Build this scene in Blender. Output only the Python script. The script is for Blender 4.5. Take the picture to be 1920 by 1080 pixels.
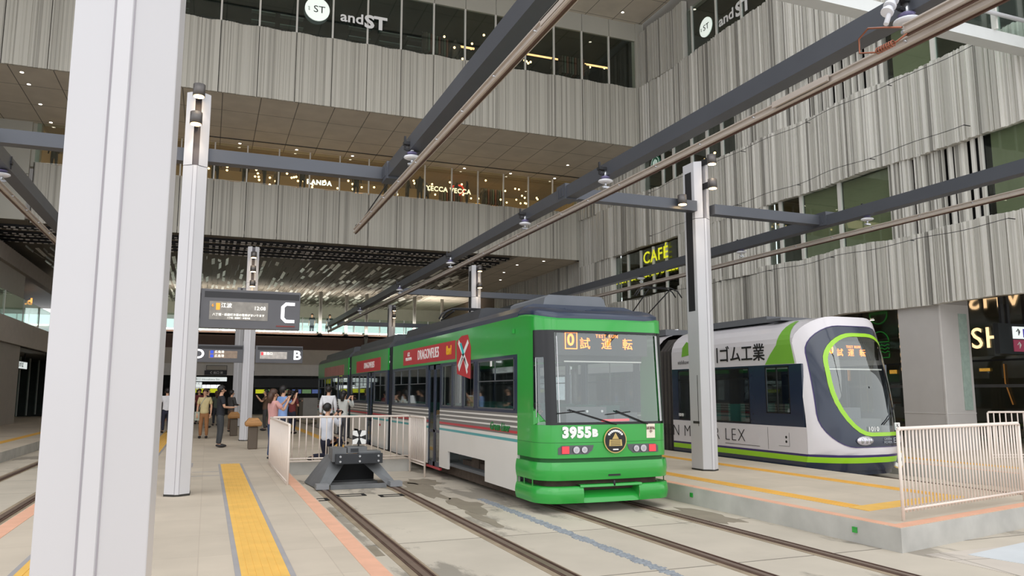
import bpy, bmesh, math, random
from mathutils import Vector, Matrix, Euler
for _o in list(bpy.data.objects): bpy.data.objects.remove(_o)
PI = math.pi
SC = bpy.context.scene
COL = SC.collection
# ---------------------------------------------------------------- camera
cam = bpy.data.cameras.new('camera'); camo = bpy.data.objects.new('camera', cam); COL.objects.link(camo)
cam.sensor_width = 36; cam.lens = 27.0; cam.clip_end = 500; cam.clip_start = .05
camo.location = (0, 0, 1.6)
camo.rotation_euler = (math.radians(90+7.712), 0, math.radians(-21.486))
SC.camera = camo
# ---------------------------------------------------------------- sky, sun, exposure
SC.view_settings.view_transform = 'Standard'; SC.view_settings.look = 'None'
SC.view_settings.gamma = 1; SC.view_settings.use_curve_mapping = False
SC.view_settings.exposure = 0.0
W = bpy.data.worlds.new('world'); SC.world = W; W.use_nodes = True
nt = W.node_tree; nt.nodes.clear()
bgn = nt.nodes.new('ShaderNodeBackground'); wo = nt.nodes.new('ShaderNodeOutputWorld')
tcw = nt.nodes.new('ShaderNodeTexCoord'); nz = nt.nodes.new('ShaderNodeTexNoise'); rmp = nt.nodes.new('ShaderNodeValToRGB')
nz.inputs['Scale'].default_value = 1.6; nz.inputs['Detail'].default_value = 4
rmp.color_ramp.elements[0].position = .3; rmp.color_ramp.elements[0].color = (.82, .86, .92, 1)
rmp.color_ramp.elements[1].position = .7; rmp.color_ramp.elements[1].color = (1, 1, 1, 1)
nt.links.new(tcw.outputs['Generated'], nz.inputs['Vector']); nt.links.new(nz.outputs['Fac'], rmp.inputs['Fac'])
nt.links.new(rmp.outputs['Color'], bgn.inputs['Color']); nt.links.new(bgn.outputs['Background'], wo.inputs['Surface'])
bgn.inputs['Strength'].default_value = 1.62
def light(name, kind, loc, rot, energy, color, **kw):
    l = bpy.data.lights.new(name, kind); l.energy = energy; l.color = color
    for k, v in kw.items(): setattr(l, k, v)
    o = bpy.data.objects.new(name, l); COL.objects.link(o); o.location = loc; o.rotation_euler = rot
    return o
light('overcast_sun', 'SUN', (0, -20, 30), (math.radians(48), 0, math.radians(-14)), .75, (1, .98, .95), angle=math.radians(60))
# ---------------------------------------------------------------- materials
def lin(c):
    return tuple(((v/255)/12.92 if v/255 <= .04045 else ((v/255+.055)/1.055)**2.4) for v in c)
MATS = {}
def mat(name, c, rough=.6, metal=0, var=.06, scale=3, emit=0, bump=0, spec=.5, stretch=None, coat=0):
    if name in MATS: return MATS[name]
    m = bpy.data.materials.new(name); m.use_nodes = True; t = m.node_tree; b = t.nodes['Principled BSDF']
    c = lin(c); b.inputs['Roughness'].default_value = rough; b.inputs['Metallic'].default_value = metal
    b.inputs['Specular IOR Level'].default_value = spec; b.inputs['Base Color'].default_value = (*c, 1)
    if coat: b.inputs['Coat Weight'].default_value = coat; b.inputs['Coat Roughness'].default_value = .08
    if emit:
        b.inputs['Emission Color'].default_value = (*c, 1); b.inputs['Emission Strength'].default_value = emit
    if var:
        g = t.nodes.new('ShaderNodeTexCoord'); n = t.nodes.new('ShaderNodeTexNoise'); r = t.nodes.new('ShaderNodeValToRGB')
        n.inputs['Scale'].default_value = scale; n.inputs['Detail'].default_value = 5
        src = g.outputs['Object']
        if stretch:
            mp = t.nodes.new('ShaderNodeMapping'); mp.inputs['Scale'].default_value = stretch
            t.links.new(src, mp.inputs['Vector']); src = mp.outputs['Vector']
        t.links.new(src, n.inputs['Vector'])
        r.color_ramp.elements[0].position = .3; r.color_ramp.elements[0].color = (*[max(0, v*(1-var)) for v in c], 1)
        r.color_ramp.elements[1].position = .7; r.color_ramp.elements[1].color = (*[min(1, v*(1+var)) for v in c], 1)
        t.links.new(n.outputs['Fac'], r.inputs['Fac']); t.links.new(r.outputs['Color'], b.inputs['Base Color'])
        if bump:
            bn = t.nodes.new('ShaderNodeBump'); bn.inputs['Strength'].default_value = bump; bn.inputs['Distance'].default_value = .02
            t.links.new(n.outputs['Fac'], bn.inputs['Height']); t.links.new(bn.outputs['Normal'], b.inputs['Normal'])
    MATS[name] = m; return m
def glassmat(name, tint, refl=.12, rough=.02, trans=.8):
    m = bpy.data.materials.new(name); m.use_nodes = True; t = m.node_tree; t.nodes.clear()
    o = t.nodes.new('ShaderNodeOutputMaterial'); tr = t.nodes.new('ShaderNodeBsdfTransparent'); gl = t.nodes.new('ShaderNodeBsdfGlossy')
    tr.inputs['Color'].default_value = (*[v*trans for v in tint], 1); gl.inputs['Roughness'].default_value = rough
    gl.inputs['Color'].default_value = (.95, 1, .98, 1)
    fr = t.nodes.new('ShaderNodeFresnel'); ge = t.nodes.new('ShaderNodeNewGeometry'); io = t.nodes.new('ShaderNodeMath'); io.operation = 'MULTIPLY_ADD'; io.inputs[1].default_value = 1/1.5-1.5; io.inputs[2].default_value = 1.5
    t.links.new(ge.outputs['Backfacing'], io.inputs[0]); t.links.new(io.outputs['Value'], fr.inputs['IOR'])
    gm = t.nodes.new('ShaderNodeMath'); gm.operation = 'MULTIPLY_ADD'; gm.inputs[1].default_value = -refl; gm.inputs[2].default_value = refl; t.links.new(ge.outputs['Backfacing'], gm.inputs[0])
    ad = t.nodes.new('ShaderNodeMath'); ad.operation = 'MULTIPLY_ADD'; ad.inputs[1].default_value = 1.0; ad.inputs[2].default_value = refl; ad.use_clamp = True; t.links.new(gm.outputs['Value'], ad.inputs[2])
    mx = t.nodes.new('ShaderNodeMixShader')
    t.links.new(fr.outputs['Fac'], ad.inputs[0]); t.links.new(ad.outputs['Value'], mx.inputs['Fac'])
    t.links.new(tr.outputs['BSDF'], mx.inputs[1]); t.links.new(gl.outputs['BSDF'], mx.inputs[2]); t.links.new(mx.outputs['Shader'], o.inputs['Surface'])
    return m
def slabmat(name, c, jc, bw, bh, mortar=.01, rough=.7, offset=0, stain=0, var=.05, rot=0, speck=True):
    """paving or concrete slabs: joint grid in world metres, noise mottling, optional damp stains"""
    m = bpy.data.materials.new(name); m.use_nodes = True; t = m.node_tree; b = t.nodes['Principled BSDF']
    c = lin(c); jc = lin(jc); g = t.nodes.new('ShaderNodeNewGeometry'); br = t.nodes.new('ShaderNodeTexBrick')
    mp = t.nodes.new('ShaderNodeMapping'); mp.inputs['Rotation'].default_value = (0, 0, rot)
    t.links.new(g.outputs['Position'], mp.inputs['Vector']); t.links.new(mp.outputs['Vector'], br.inputs['Vector'])
    br.offset = offset; br.inputs['Scale'].default_value = 1; br.inputs['Brick Width'].default_value = bw; br.inputs['Row Height'].default_value = bh
    br.inputs['Mortar Size'].default_value = mortar; br.inputs['Mortar Smooth'].default_value = .1; br.inputs['Bias'].default_value = 0
    br.inputs['Color1'].default_value = (*[v*(1-var) for v in c], 1); br.inputs['Color2'].default_value = (*[min(1, v*(1+var)) for v in c], 1)
    br.inputs['Mortar'].default_value = (*jc, 1)
    n = t.nodes.new('ShaderNodeTexNoise'); n.inputs['Scale'].default_value = 1.2; n.inputs['Detail'].default_value = 8
    t.links.new(g.outputs['Position'], n.inputs['Vector'])
    mx = t.nodes.new('ShaderNodeMix'); mx.data_type = 'RGBA'; mx.blend_type = 'MULTIPLY'; mx.inputs[0].default_value = 1
    r = t.nodes.new('ShaderNodeValToRGB'); r.color_ramp.elements[0].position = .3; r.color_ramp.elements[0].color = (.86, .86, .86, 1)
    r.color_ramp.elements[1].position = .7; r.color_ramp.elements[1].color = (1, 1, 1, 1)
    t.links.new(n.outputs['Fac'], r.inputs['Fac']); t.links.new(br.outputs['Color'], mx.inputs[6]); t.links.new(r.outputs['Color'], mx.inputs[7])
    out = mx.outputs[2]
    if stain:
        n2 = t.nodes.new('ShaderNodeTexNoise'); n2.inputs['Scale'].default_value = .55; n2.inputs['Detail'].default_value = 9; n2.inputs['Roughness'].default_value = .62
        m3 = t.nodes.new('ShaderNodeMapping'); m3.inputs['Scale'].default_value = (1.5, .55, 1); m3.inputs['Location'].default_value = (3.1, 1.7, 0)
        t.links.new(g.outputs['Position'], m3.inputs['Vector']); t.links.new(m3.outputs['Vector'], n2.inputs['Vector'])
        r2 = t.nodes.new('ShaderNodeValToRGB'); r2.color_ramp.elements[0].position = .56; r2.color_ramp.elements[0].color = (1, 1, 1, 1)
        r2.color_ramp.elements[1].position = .6; r2.color_ramp.elements[1].color = (1-stain, 1-stain, 1-stain, 1)
        t.links.new(n2.outputs['Fac'], r2.inputs['Fac'])
        m4 = t.nodes.new('ShaderNodeMix'); m4.data_type = 'RGBA'; m4.blend_type = 'MULTIPLY'; m4.inputs[0].default_value = 1
        t.links.new(out, m4.inputs[6]); t.links.new(r2.outputs['Color'], m4.inputs[7]); out = m4.outputs[2]
    t.links.new(out, b.inputs['Base Color']); b.inputs['Roughness'].default_value = rough
    return m
alu = mat('pale_aluminium', (214, 211, 204), .45, .1, .04, 2)
fin_l = mat('fin_pale', (216, 213, 205), .5, 0, .05, 1.5, stretch=(1, 1, .1))
fin_m = mat('fin_grey', (190, 187, 178), .5, 0, .05, 1.5, stretch=(1, 1, .1))
fin_d = mat('fin_dark_grey', (140, 137, 130), .55, 0, .05, 1.5)  # darkest fin tone, dealt out at random along the wall
fin_b = mat('fin_back_black', (26, 25, 25), .7)
rib_a = mat('rib_panel_pale', (192, 188, 177), .55, 0, .04, 1, stretch=(1, 1, .15))
rib_b = mat('rib_panel_mid', (178, 174, 163), .55, 0, .04, 1, stretch=(1, 1, .15))
rib_c = mat('rib_panel_deep', (160, 156, 146), .55, 0, .04, 1)
joint = mat('joint_dark', (52, 50, 46), .8)
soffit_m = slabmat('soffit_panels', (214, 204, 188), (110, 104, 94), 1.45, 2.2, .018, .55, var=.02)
flat_m = mat('flat_panel', (176, 173, 162), .55, 0, .03, .6)
steel_d = mat('steel_blue_grey', (80, 83, 90), .42, .25, .05, 2, spec=.5)
steel_t = mat('galvanised_conductor', (182, 172, 163), .45, .15, .08, 6, stretch=(6, .5, 6))
white_m = mat('column_white', (198, 197, 200), .38, 0, .02, 1)
cove_m = mat('cabin_fill_lamp', (236, 240, 236), emit=1.5, var=0)  # lamp strips added inside both trams to brighten their windows
white_c = mat('column_grey', (188, 186, 190), .38, 0, .02, 1)
dark_m = mat('dark_metal', (44, 44, 47), .5, .2)
slot_m = mat('slot_purple_grey', (96, 92, 98), .5, .1)
silver = mat('silver', (190, 192, 196), .25, .8)
porc = mat('porcelain_white', (225, 226, 232), .25, 0, .02)
copper = mat('copper', (160, 104, 84), .3, .8)
bronze = mat('bronze_lamp', (150, 120, 88), .35, .6)
lampgl = mat('lamp_glow', (255, 214, 150), emit=14, var=0)
downgl = mat('downlight_glow', (255, 238, 214), emit=9, var=0)
shopgl = mat('shop_bulb', (255, 205, 140), emit=6, var=0)
shopstrip = mat('shop_strip', (255, 190, 130), emit=2.2, var=0)
fence_m = mat('fence_cream', (232, 219, 208), .45, 0, .03, 4)
plat_m = slabmat('platform_paving', (197, 184, 166), (186, 172, 155), 1.2, 1.2, .006, .75, stain=.0)
conc_m = slabmat('track_concrete', (196, 186, 170), (120, 112, 100), 60, 2.45, .014, .8, offset=0, stain=.42, var=.03)
conc_s = mat('kerb_concrete', (186, 184, 178), .8, 0, .16, 1.8, bump=.3)
floor_far = slabmat('street_paving', (200, 190, 178), (160, 152, 140), 2.2, 1.6, .012, .8, stain=.25, var=.05, rot=.2)
bluegrey_slab = mat('bluish_slab', (198, 202, 204), .8, 0, .04, 2)
yellow_m = mat('tactile_yellow', (232, 184, 92), .6, 0, .07, 3, bump=.1)
gline_m = mat('grey_border', (158, 154, 154), .7, 0, .05, 3)
pink_m = mat('salmon_edge', (220, 168, 140), .7, 0, .07, 4)
rail_m = mat('rust_rail', (92, 70, 60), .6, .1, .2, 5)
rail_h = mat('rail_polish', (124, 106, 94), .45, .25, .1, 5)
bed_m = mat('rail_bed_damp', (150, 134, 112), .8, 0, .2, 2)
green_m = mat('tram_green', (44, 160, 62), .3, 0, .03, 1, coat=.6)
green_d = mat('tram_green_shut', (24, 96, 40), .5, 0, .03)
tramwhite = mat('tram_white', (226, 222, 215), .35, 0, .03, 1, coat=.3)
tramgrey = mat('stripe_grey', (118, 116, 112), .4, 0, .03)
tramred = mat('stripe_red', (186, 58, 66), .4, 0, .03)
tramteal = mat('stripe_teal', (88, 164, 166), .4, 0, .03)
navy = mat('tram_navy', (38, 50, 72), .35, 0, .05, coat=.3)
roofgrey = mat('roof_charcoal', (62, 64, 68), .5, 0, .08)
frame_k = mat('window_frame_black', (24, 25, 28), .35)
rubber = mat('rubber_black', (30, 30, 32), .7)
under_m = mat('bogie_dark', (84, 72, 62), .8, .2, .25, 6)
interior_l = mat('interior_pale', (176, 176, 170), .6)
interior_d = mat('interior_grey', (92, 94, 96), .6)
seat_g = mat('seat_green', (60, 110, 100), .8)
pole_y = mat('handrail_yellow', (190, 160, 80), .4)
led_m = mat('led_orange', (255, 122, 40), emit=4.0, var=0)
led_r = mat('led_red', (235, 60, 70), emit=.7, var=0)
led_k = mat('display_black', (22, 20, 22), .3)
ban_red = mat('banner_red', (188, 52, 58), .45, 0, .04)
white_p = mat('paint_white', (240, 240, 238), .4, 0, 0)
yel_p = mat('paint_yellow', (240, 186, 40), .5, 0, 0)
black_p = mat('paint_black', (28, 28, 30), .5, 0, 0)
gold_p = mat('emblem_gold', (202, 176, 110), .4, .1)
cyan_p = mat('paint_cyan', (50, 190, 190), .5, 0, 0)
lime_m = mat('lime_line', (150, 206, 30), .3, 0, .02, coat=.4)
lexgreen = mat('lex_green', (118, 176, 62), .35, 0, .02, coat=.3)
lexwhite = mat('lex_white', (214, 210, 214), .28, 0, .02, coat=.5)
lexnavy = mat('lex_navy', (36, 46, 66), .25, 0, .03, coat=.5)
lexpurple = mat('lex_line_purple', (58, 44, 100), .3, 0, 0)
headl = mat('headlamp', (210, 206, 216), .12, .5, .1, 20)
g_tram = glassmat('tram_glass', (.86, .89, .89), .05, .03, .94)
g_wind = glassmat('windscreen_glass', (.88, .92, .92), .12, .015, .92)
g_shop = glassmat('shop_glass', (.88, .94, .91), .025, .02, .97)
g_rail = glassmat('balcony_glass', (.88, .96, .93), .05, .02, .96)
def mats_room(name, c, e):
    return mat(name, c, .8, 0, .1, 2, emit=e)
# ---------------------------------------------------------------- geometry helpers
ORG = {}
class B:
    def __init__(s): s.v = []; s.f = []; s.m = []; s.sm = []
    def add(s, vs, fs, mi=0, sm=False):
        k = len(s.v); s.v += [tuple(v) for v in vs]
        for f in fs: s.f.append(tuple(i+k for i in f)); s.m.append(mi); s.sm.append(sm)
        return s
    def box(s, x0, x1, y0, y1, z0, z1, mi=0):
        if x0 > x1: x0, x1 = x1, x0
        if y0 > y1: y0, y1 = y1, y0
        if z0 > z1: z0, z1 = z1, z0
        vs = [(x, y, z) for z in (z0, z1) for y in (y0, y1) for x in (x0, x1)]
        return s.add(vs, [(0, 2, 3, 1), (4, 5, 7, 6), (0, 1, 5, 4), (2, 6, 7, 3), (0, 4, 6, 2), (1, 3, 7, 5)], mi)
    def quad(s, a, b, c, d, mi=0): return s.add([a, b, c, d], [(0, 1, 2, 3)], mi)
    def tube(s, pts, r, n=10, mi=0, cap=True, sm=True):
        pts = [Vector(p) for p in pts]; rs = r if isinstance(r, (list, tuple)) else [r]*len(pts)
        vs = []; prev = None
        for i, p in enumerate(pts):
            d = (pts[min(i+1, len(pts)-1)]-pts[max(i-1, 0)])
            if d.length < 1e-9: d = Vector((0, 0, 1))
            d.normalize()
            if prev is None:
                a = Vector((0, 0, 1)) if abs(d.z) < .9 else Vector((1, 0, 0)); u = d.cross(a).normalized()
            else:
                u = prev-d*prev.dot(d); u.normalize()
            w = d.cross(u); prev = u
            for k in range(n):
                an = 2*PI*(k+.5)/n; vs.append(p+(u*math.cos(an)+w*math.sin(an))*rs[i])
        fs = []
        for i in range(len(pts)-1):
            for k in range(n): fs.append((i*n+k, i*n+(k+1) % n, (i+1)*n+(k+1) % n, (i+1)*n+k))
        s.add(vs, fs, mi, sm)
        if cap:
            b = len(s.v)-len(vs)
            s.f.append(tuple(b+k for k in range(n))[::-1]); s.m.append(mi); s.sm.append(False)
            s.f.append(tuple(b+len(vs)-n+k for k in range(n))); s.m.append(mi); s.sm.append(False)
        return s
    def prism(s, poly, axis, a, b, mi=0, sm=False):
        """extrude a 2-D outline along an axis; poly coordinates are the other two axes in x,y,z order"""
        def P(p, t): q = list(p); q.insert(axis, t); return tuple(q)
        n = len(poly); vs = [P(p, a) for p in poly]+[P(p, b) for p in poly]
        s.add(vs, [(i, (i+1) % n, n+(i+1) % n, n+i) for i in range(n)], mi, sm)
        k = len(s.v)-2*n
        s.f.append(tuple(k+i for i in range(n))[::-1]); s.m.append(mi); s.sm.append(False)
        s.f.append(tuple(k+n+i for i in range(n))); s.m.append(mi); s.sm.append(False)
        return s
    def grid(s, fn, nu, nv, mi=0, sm=True):
        vs = [fn(i/nu, j/nv) for j in range(nv+1) for i in range(nu+1)]
        return s.add(vs, [(j*(nu+1)+i, j*(nu+1)+i+1, (j+1)*(nu+1)+i+1, (j+1)*(nu+1)+i) for j in range(nv) for i in range(nu)], mi, sm)
    def ell(s, c, r, n=12, m=8, mi=0, keep=None):
        vs = []; 
        for j in range(m+1):
            t = PI*j/m
            for i in range(n):
                a = 2*PI*i/n; vs.append((c[0]+r[0]*math.sin(t)*math.cos(a), c[1]+r[1]*math.sin(t)*math.sin(a), c[2]+r[2]*math.cos(t)))
        fs = []
        for j in range(m):
            for i in range(n):
                f = (j*n+i, (j+1)*n+i, (j+1)*n+(i+1) % n, j*n+(i+1) % n)
                if keep is None or keep(sum((Vector(vs[q]) for q in f), Vector())/4): fs.append(f)
        return s.add(vs, fs, mi, True)
    def build(s, name, ms, parent=None, bevel=0, solid=0, fix=True):
        if not isinstance(ms, (list, tuple)): ms = [ms]
        if parent is None:
            xs = [v[0] for v in s.v]; ys = [v[1] for v in s.v]; zs = [v[2] for v in s.v]
            org = Vector(((min(xs)+max(xs))/2, (min(ys)+max(ys))/2, min(zs)))
        else: org = ORG[parent.name]
        me = bpy.data.meshes.new(name); me.from_pydata([Vector(v)-org for v in s.v], [], s.f)
        for m in ms: me.materials.append(m)
        for i, p in enumerate(me.polygons): p.material_index = min(s.m[i], len(ms)-1); p.use_smooth = s.sm[i]
        if fix:
            bm = bmesh.new(); bm.from_mesh(me); bmesh.ops.remove_doubles(bm, verts=bm.verts, dist=1e-5)
            bmesh.ops.recalc_face_normals(bm, faces=bm.faces); bm.to_mesh(me); bm.free()
        o = bpy.data.objects.new(name, me); COL.objects.link(o); ORG[o.name] = org
        if parent is not None: o.parent = parent
        else: o.location = org
        if bevel:
            md = o.modifiers.new('bevel', 'BEVEL'); md.width = bevel; md.segments = 2; md.limit_method = 'ANGLE'
        if solid:
            md = o.modifiers.new('solid', 'SOLIDIFY'); md.thickness = solid; md.offset = 0
        return o
def tag(o, label=None, cat=None, group=None, kind=None):
    if label: o['label'] = label
    if cat: o['category'] = cat
    if group: o['group'] = group
    if kind: o['kind'] = kind
    return o
def thing(name, label, cat, loc=(0, 0, 0), group=None):
    o = bpy.data.objects.new(name, None); COL.objects.link(o); o.location = loc; o.empty_display_size = .1
    ORG[o.name] = Vector(loc); return tag(o, label, cat, group)
def struct(o): o['kind'] = 'structure'; return o
def kids(o): return [c for c in COL.objects if c.parent == o]
KID = {}
def dup(root, loc, rz=0, label=None, group=None, scale=None):
    if root.name not in KID: KID[root.name] = [(c, kids(c)) for c in kids(root)]
    r = root.copy(); COL.objects.link(r); r.location = loc; r.rotation_euler = (0, 0, rz)
    if scale: r.scale = (scale,)*3
    ORG[r.name] = Vector(loc)
    if label: r['label'] = label
    if group: r['group'] = group
    for ch, gs in KID[root.name]:
        c = ch.copy(); COL.objects.link(c); c.parent = r
        for g in gs:
            d = g.copy(); COL.objects.link(d); d.parent = c
    return r
RX = {'-y': (PI/2, 0, 0), '-x': (PI/2, 0, -PI/2), '+y': (PI/2, 0, PI), '+x': (PI/2, 0, PI/2)}
def text(name, s, size, m, loc, face='-y', parent=None, ext=.004, bold=0, sx=1, rot=None, align='CENTER', sp=1, shear=0):
    cu = bpy.data.curves.new(name, 'FONT'); cu.body = s; cu.size = size; cu.extrude = ext; cu.offset = bold
    cu.align_x = align; cu.align_y = 'CENTER'; cu.resolution_u = 3; cu.space_character = sp; cu.shear = shear
    t = bpy.data.objects.new(name+'_tmp', cu); COL.objects.link(t)
    bpy.context.view_layer.update()
    me = bpy.data.meshes.new_from_object(t.evaluated_get(bpy.context.evaluated_depsgraph_get()))
    bpy.data.objects.remove(t); bpy.data.curves.remove(cu)
    me.materials.clear(); me.materials.append(m)
    R = Euler(rot or RX[face]).to_matrix().to_4x4() @ Matrix.Diagonal((sx, 1, 1, 1)); me.transform(R)
    o = bpy.data.objects.new(name, me); COL.objects.link(o)
    if parent is not None: o.parent = parent; o.location = Vector(loc)-ORG[parent.name]; ORG[o.name] = ORG[parent.name]
    else: o.location = loc; ORG[o.name] = Vector(loc)
    return o
rnd = random.Random(7)
# ---------------------------------------------------------------- ground, platforms, rails
GZ = -.285
b = B().box(-14, 30, -4, 70, GZ-.3, GZ); struct(b.build('floor', conc_m))
b = B().box(7.9, 30, -3, 6.9, GZ, GZ+.004); struct(b.build('street_paving', floor_far))
def platform(poly, label):
    b = B(); n = len(poly)
    b.prism(poly, 2, GZ, 0); o = b.build('platform', [plat_m]); struct(o); return o
# the slab tops carry paving, their kerb faces carry bare concrete
def plat(poly):
    n = len(poly); b = B()
    b.add([(x, y, 0) for x, y in poly], [tuple(range(n))], 0)
    for i in range(n):
        a = poly[i]; c = poly[(i+1) % n]; b.quad((*a, 0), (*c, 0), (*c, GZ), (*a, GZ), 1)
    b.add([(x, y, GZ) for x, y in poly], [tuple(range(n))], 1)
    return struct(b.build('platform', [plat_m, conc_s]))
plat([(-2.25, -3), (1.62, -3), (1.62, 18.55), (4.68, 18.55), (4.68, 60), (-2.25, 60)])
plat([(7.72, 7.05), (11.98, 7.95), (11.98, 40), (7.72, 40)])
plat([(14.95, 8.6), (30, 11.6), (30, 42), (14.95, 42)])
plat([(-14, -3), (-5.05, -3), (-5.05, 60), (-14, 60)])
# painted and tactile strips set in the paving
def strip(name, m, rects, z=.004, kind='structure'):
    b = B()
    for r in rects:
        if len(r) == 4: b.box(r[0], r[1], r[2], r[3], 0, z)
        else: b.prism(r[0], 2, 0, z)
    o = b.build(name, m); o['kind'] = kind; return o
def tactile(name, x0, x1, y0, y1, label, bars=6):
    b = B().box(x0, x1, y0, y1, 0, .006)
    w = (x1-x0)/(bars+.0)
    for i in range(bars-1): b.box(x0+w*(i+1)-.008, x0+w*(i+1)+.008, y0, y1, .006, .011)
    o = b.build(name, yellow_m); return struct(o)
tactile('tactile_strip', .36, .76, -1, 18.7, '')
strip('strip_border', gline_m, [(.31, .36, -1, 18.7), (.76, .81, -1, 18.7)])
tactile('tactile_strip', -1.5, -1.1, -1, 50, '')
strip('strip_border', gline_m, [(-1.55, -1.5, -1, 50), (-1.1, -1.05, -1, 50)])
tactile('tactile_strip', 3.65, 3.95, 19.2, 50, '')
strip('salmon_edge_strip', pink_m, [(1.42, 1.6, -3, 18.4)])
strip('salmon_edge_strip', pink_m, [(-2.24, -2.04, -3, 55)])
strip('salmon_edge_strip', pink_m, [(7.74, 7.9, 7.3, 39), ([(7.74, 7.08), (11.97, 7.98), (11.97, 8.16), (7.74, 7.26)],)])
tactile('tactile_strip', 8.42, 8.72, 8.6, 38, '')
tactile('tactile_strip', 10.62, 10.92, 9.0, 38, '')
strip('tactile_strip', yellow_m, [([(8.42, 8.2), (10.92, 8.72), (10.92, 9.05), (8.42, 8.55)],)], .008)
strip('drain_channel', gline_m, [(-.2, .3, 17.0, 17.05), (-.2, .3, 16.2, 16.25), (-.25, -.21, 18.2, 19.2)])
tactile('tactile_strip', 15.9, 16.25, 10, 40, ''); strip('salmon_edge_strip', pink_m, [(14.96, 15.1, 8.9, 40)])
tactile('tactile_strip', -6.2, -5.9, 0, 50, ''); 
# rails: grooved tram rail = head, groove and flange
def rail(x, y0, y1, label):
    r = thing('rail', label, 'rail', (x, (y0+y1)/2, GZ))
    b = B().box(x-.14, x+.14, y0, y1, GZ, GZ+.003); b.build('rail_bed', bed_m, r)
    b = B().box(x-.035, x+.035, y0, y1, GZ+.003, GZ+.02); b.build('rail_head', rail_h, r)
    s = 1
    b = B().box(x+.035, x+.075, y0, y1, GZ+.003, GZ+.006); b.box(x+.075, x+.095, y0, y1, GZ+.003, GZ+.018); b.box(x-.06, x-.035, y0, y1, GZ+.003, GZ+.01); b.build('rail_groove', rail_m, r)
    return r
rail(2.19, -2, 15.9, 'rusty rail nearest the salmon-edged platform, running up to the buffer stop')
rail(3.56, -2, 15.9, 'rusty rail on the right of the buffer stop, between it and the green tram')
rail(5.46, -2, 55, 'rail under the left side of the green tram')
rail(6.82, -2, 55, 'rail under the right side of the green tram, beside the right platform')
rail(12.68, 2, 50, 'rail beneath the white and navy tram, on its platform side')
rail(14.05, 2, 50, 'rail beneath the white and navy tram, on its far side')
rail(-4.1, 0, 55, 'farther rail of the empty track left of the big white column')
rail(-2.8, 0, 55, 'nearer rail of the empty track left of the big white column')
# cover plates and a drain in the concrete by the buffer
for (x, y, w, d, l) in ((2.55, 14.6, .55, .32, 'dark metal frame plate between the rails left of centre, before the buffer'), (3.25, 14.3, .45, .3, 'dark metal frame plate beside the right rail, before the buffer'), (1.95, 14.2, .3, .35, 'dark metal frame plate outside the left rail, before the buffer')):
    b = B()
    b.box(x-w/2, x+w/2, y-d/2, y-d/2+.07, GZ, GZ+.006); b.box(x-w/2, x+w/2, y+d/2-.07, y+d/2, GZ, GZ+.006)
    b.box(x-w/2, x-w/2+.07, y-d/2, y+d/2, GZ, GZ+.006); b.box(x+w/2-.07, x+w/2, y-d/2, y+d/2, GZ, GZ+.006)
    tag(b.build('floor_plate', rubber), l, 'floor plate', 'frame plates by the buffer')
strip2 = B().box(1.7, 2.02, 9.15, 9.75, GZ, GZ+.004).build('damp_patch', mat('damp_concrete', (140, 130, 114), .6, 0, .1)); strip2['kind'] = 'structure'
def blot(pts, label=None):
    o = B().prism(pts, 2, GZ+.0005, GZ+.004).build('damp_patch', MATS['damp_concrete']); o['kind'] = 'structure'
def wob(cx, cy, rx, ry, seed):
    r = random.Random(seed); n = 22
    k = [1+r.uniform(-.3, .25) for _ in range(n)]
    return [(cx+rx*k[i]*math.cos(2*PI*i/n), cy+ry*k[i]*math.sin(2*PI*i/n)) for i in range(n)]
blot(wob(4.0, 14.9, .3, 1.3, 1)); blot(wob(4.15, 12.6, .25, .9, 2)); blot(wob(4.35, 16.2, .35, .6, 3)); blot(wob(3.95, 11.2, .12, .7, 4)); blot(wob(7.2, 10.2, .3, .8, 5)); blot(wob(1.85, 12.6, .12, .5, 6))
g = B()
for i in range(260):
    y = -1+i*.055; w = .05+rnd.random()*.05; g.box(4.62-w, 4.62+w, y, y+.03, GZ, GZ+.006)
tag(g.build('gravel_drain', mat('drain_grit', (150, 156, 164), .7, .2, .3, 20)), 'speckled grey drain line in the concrete between the two tracks', 'drain')
struct(B().prism([(8.6, 5.6), (10.6, 6.05), (10.35, 7.1), (8.35, 6.7)], 2, GZ+.004, GZ+.008).build('light_slab', bluegrey_slab))
tag(B().prism([(10.4, 6.9), (12.4, 7.3), (12.3, 7.6), (10.35, 7.2)], 2, GZ, GZ+.06).build('kerb_plate', dark_m), 'dark metal plate lying in front of the right platform end', 'metal plate')
for i, (x, y) in enumerate(((7.71, 11.3), (7.71, 7.75))):
    tag(B().box(x-.012, x+.005, y-.035, y+.035, -.16, -.09).build('edge_marker', green_m), ['small green square marker on the platform kerb near the green tram', 'small green square marker on the kerb near the platform corner'][i], 'marker')
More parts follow.
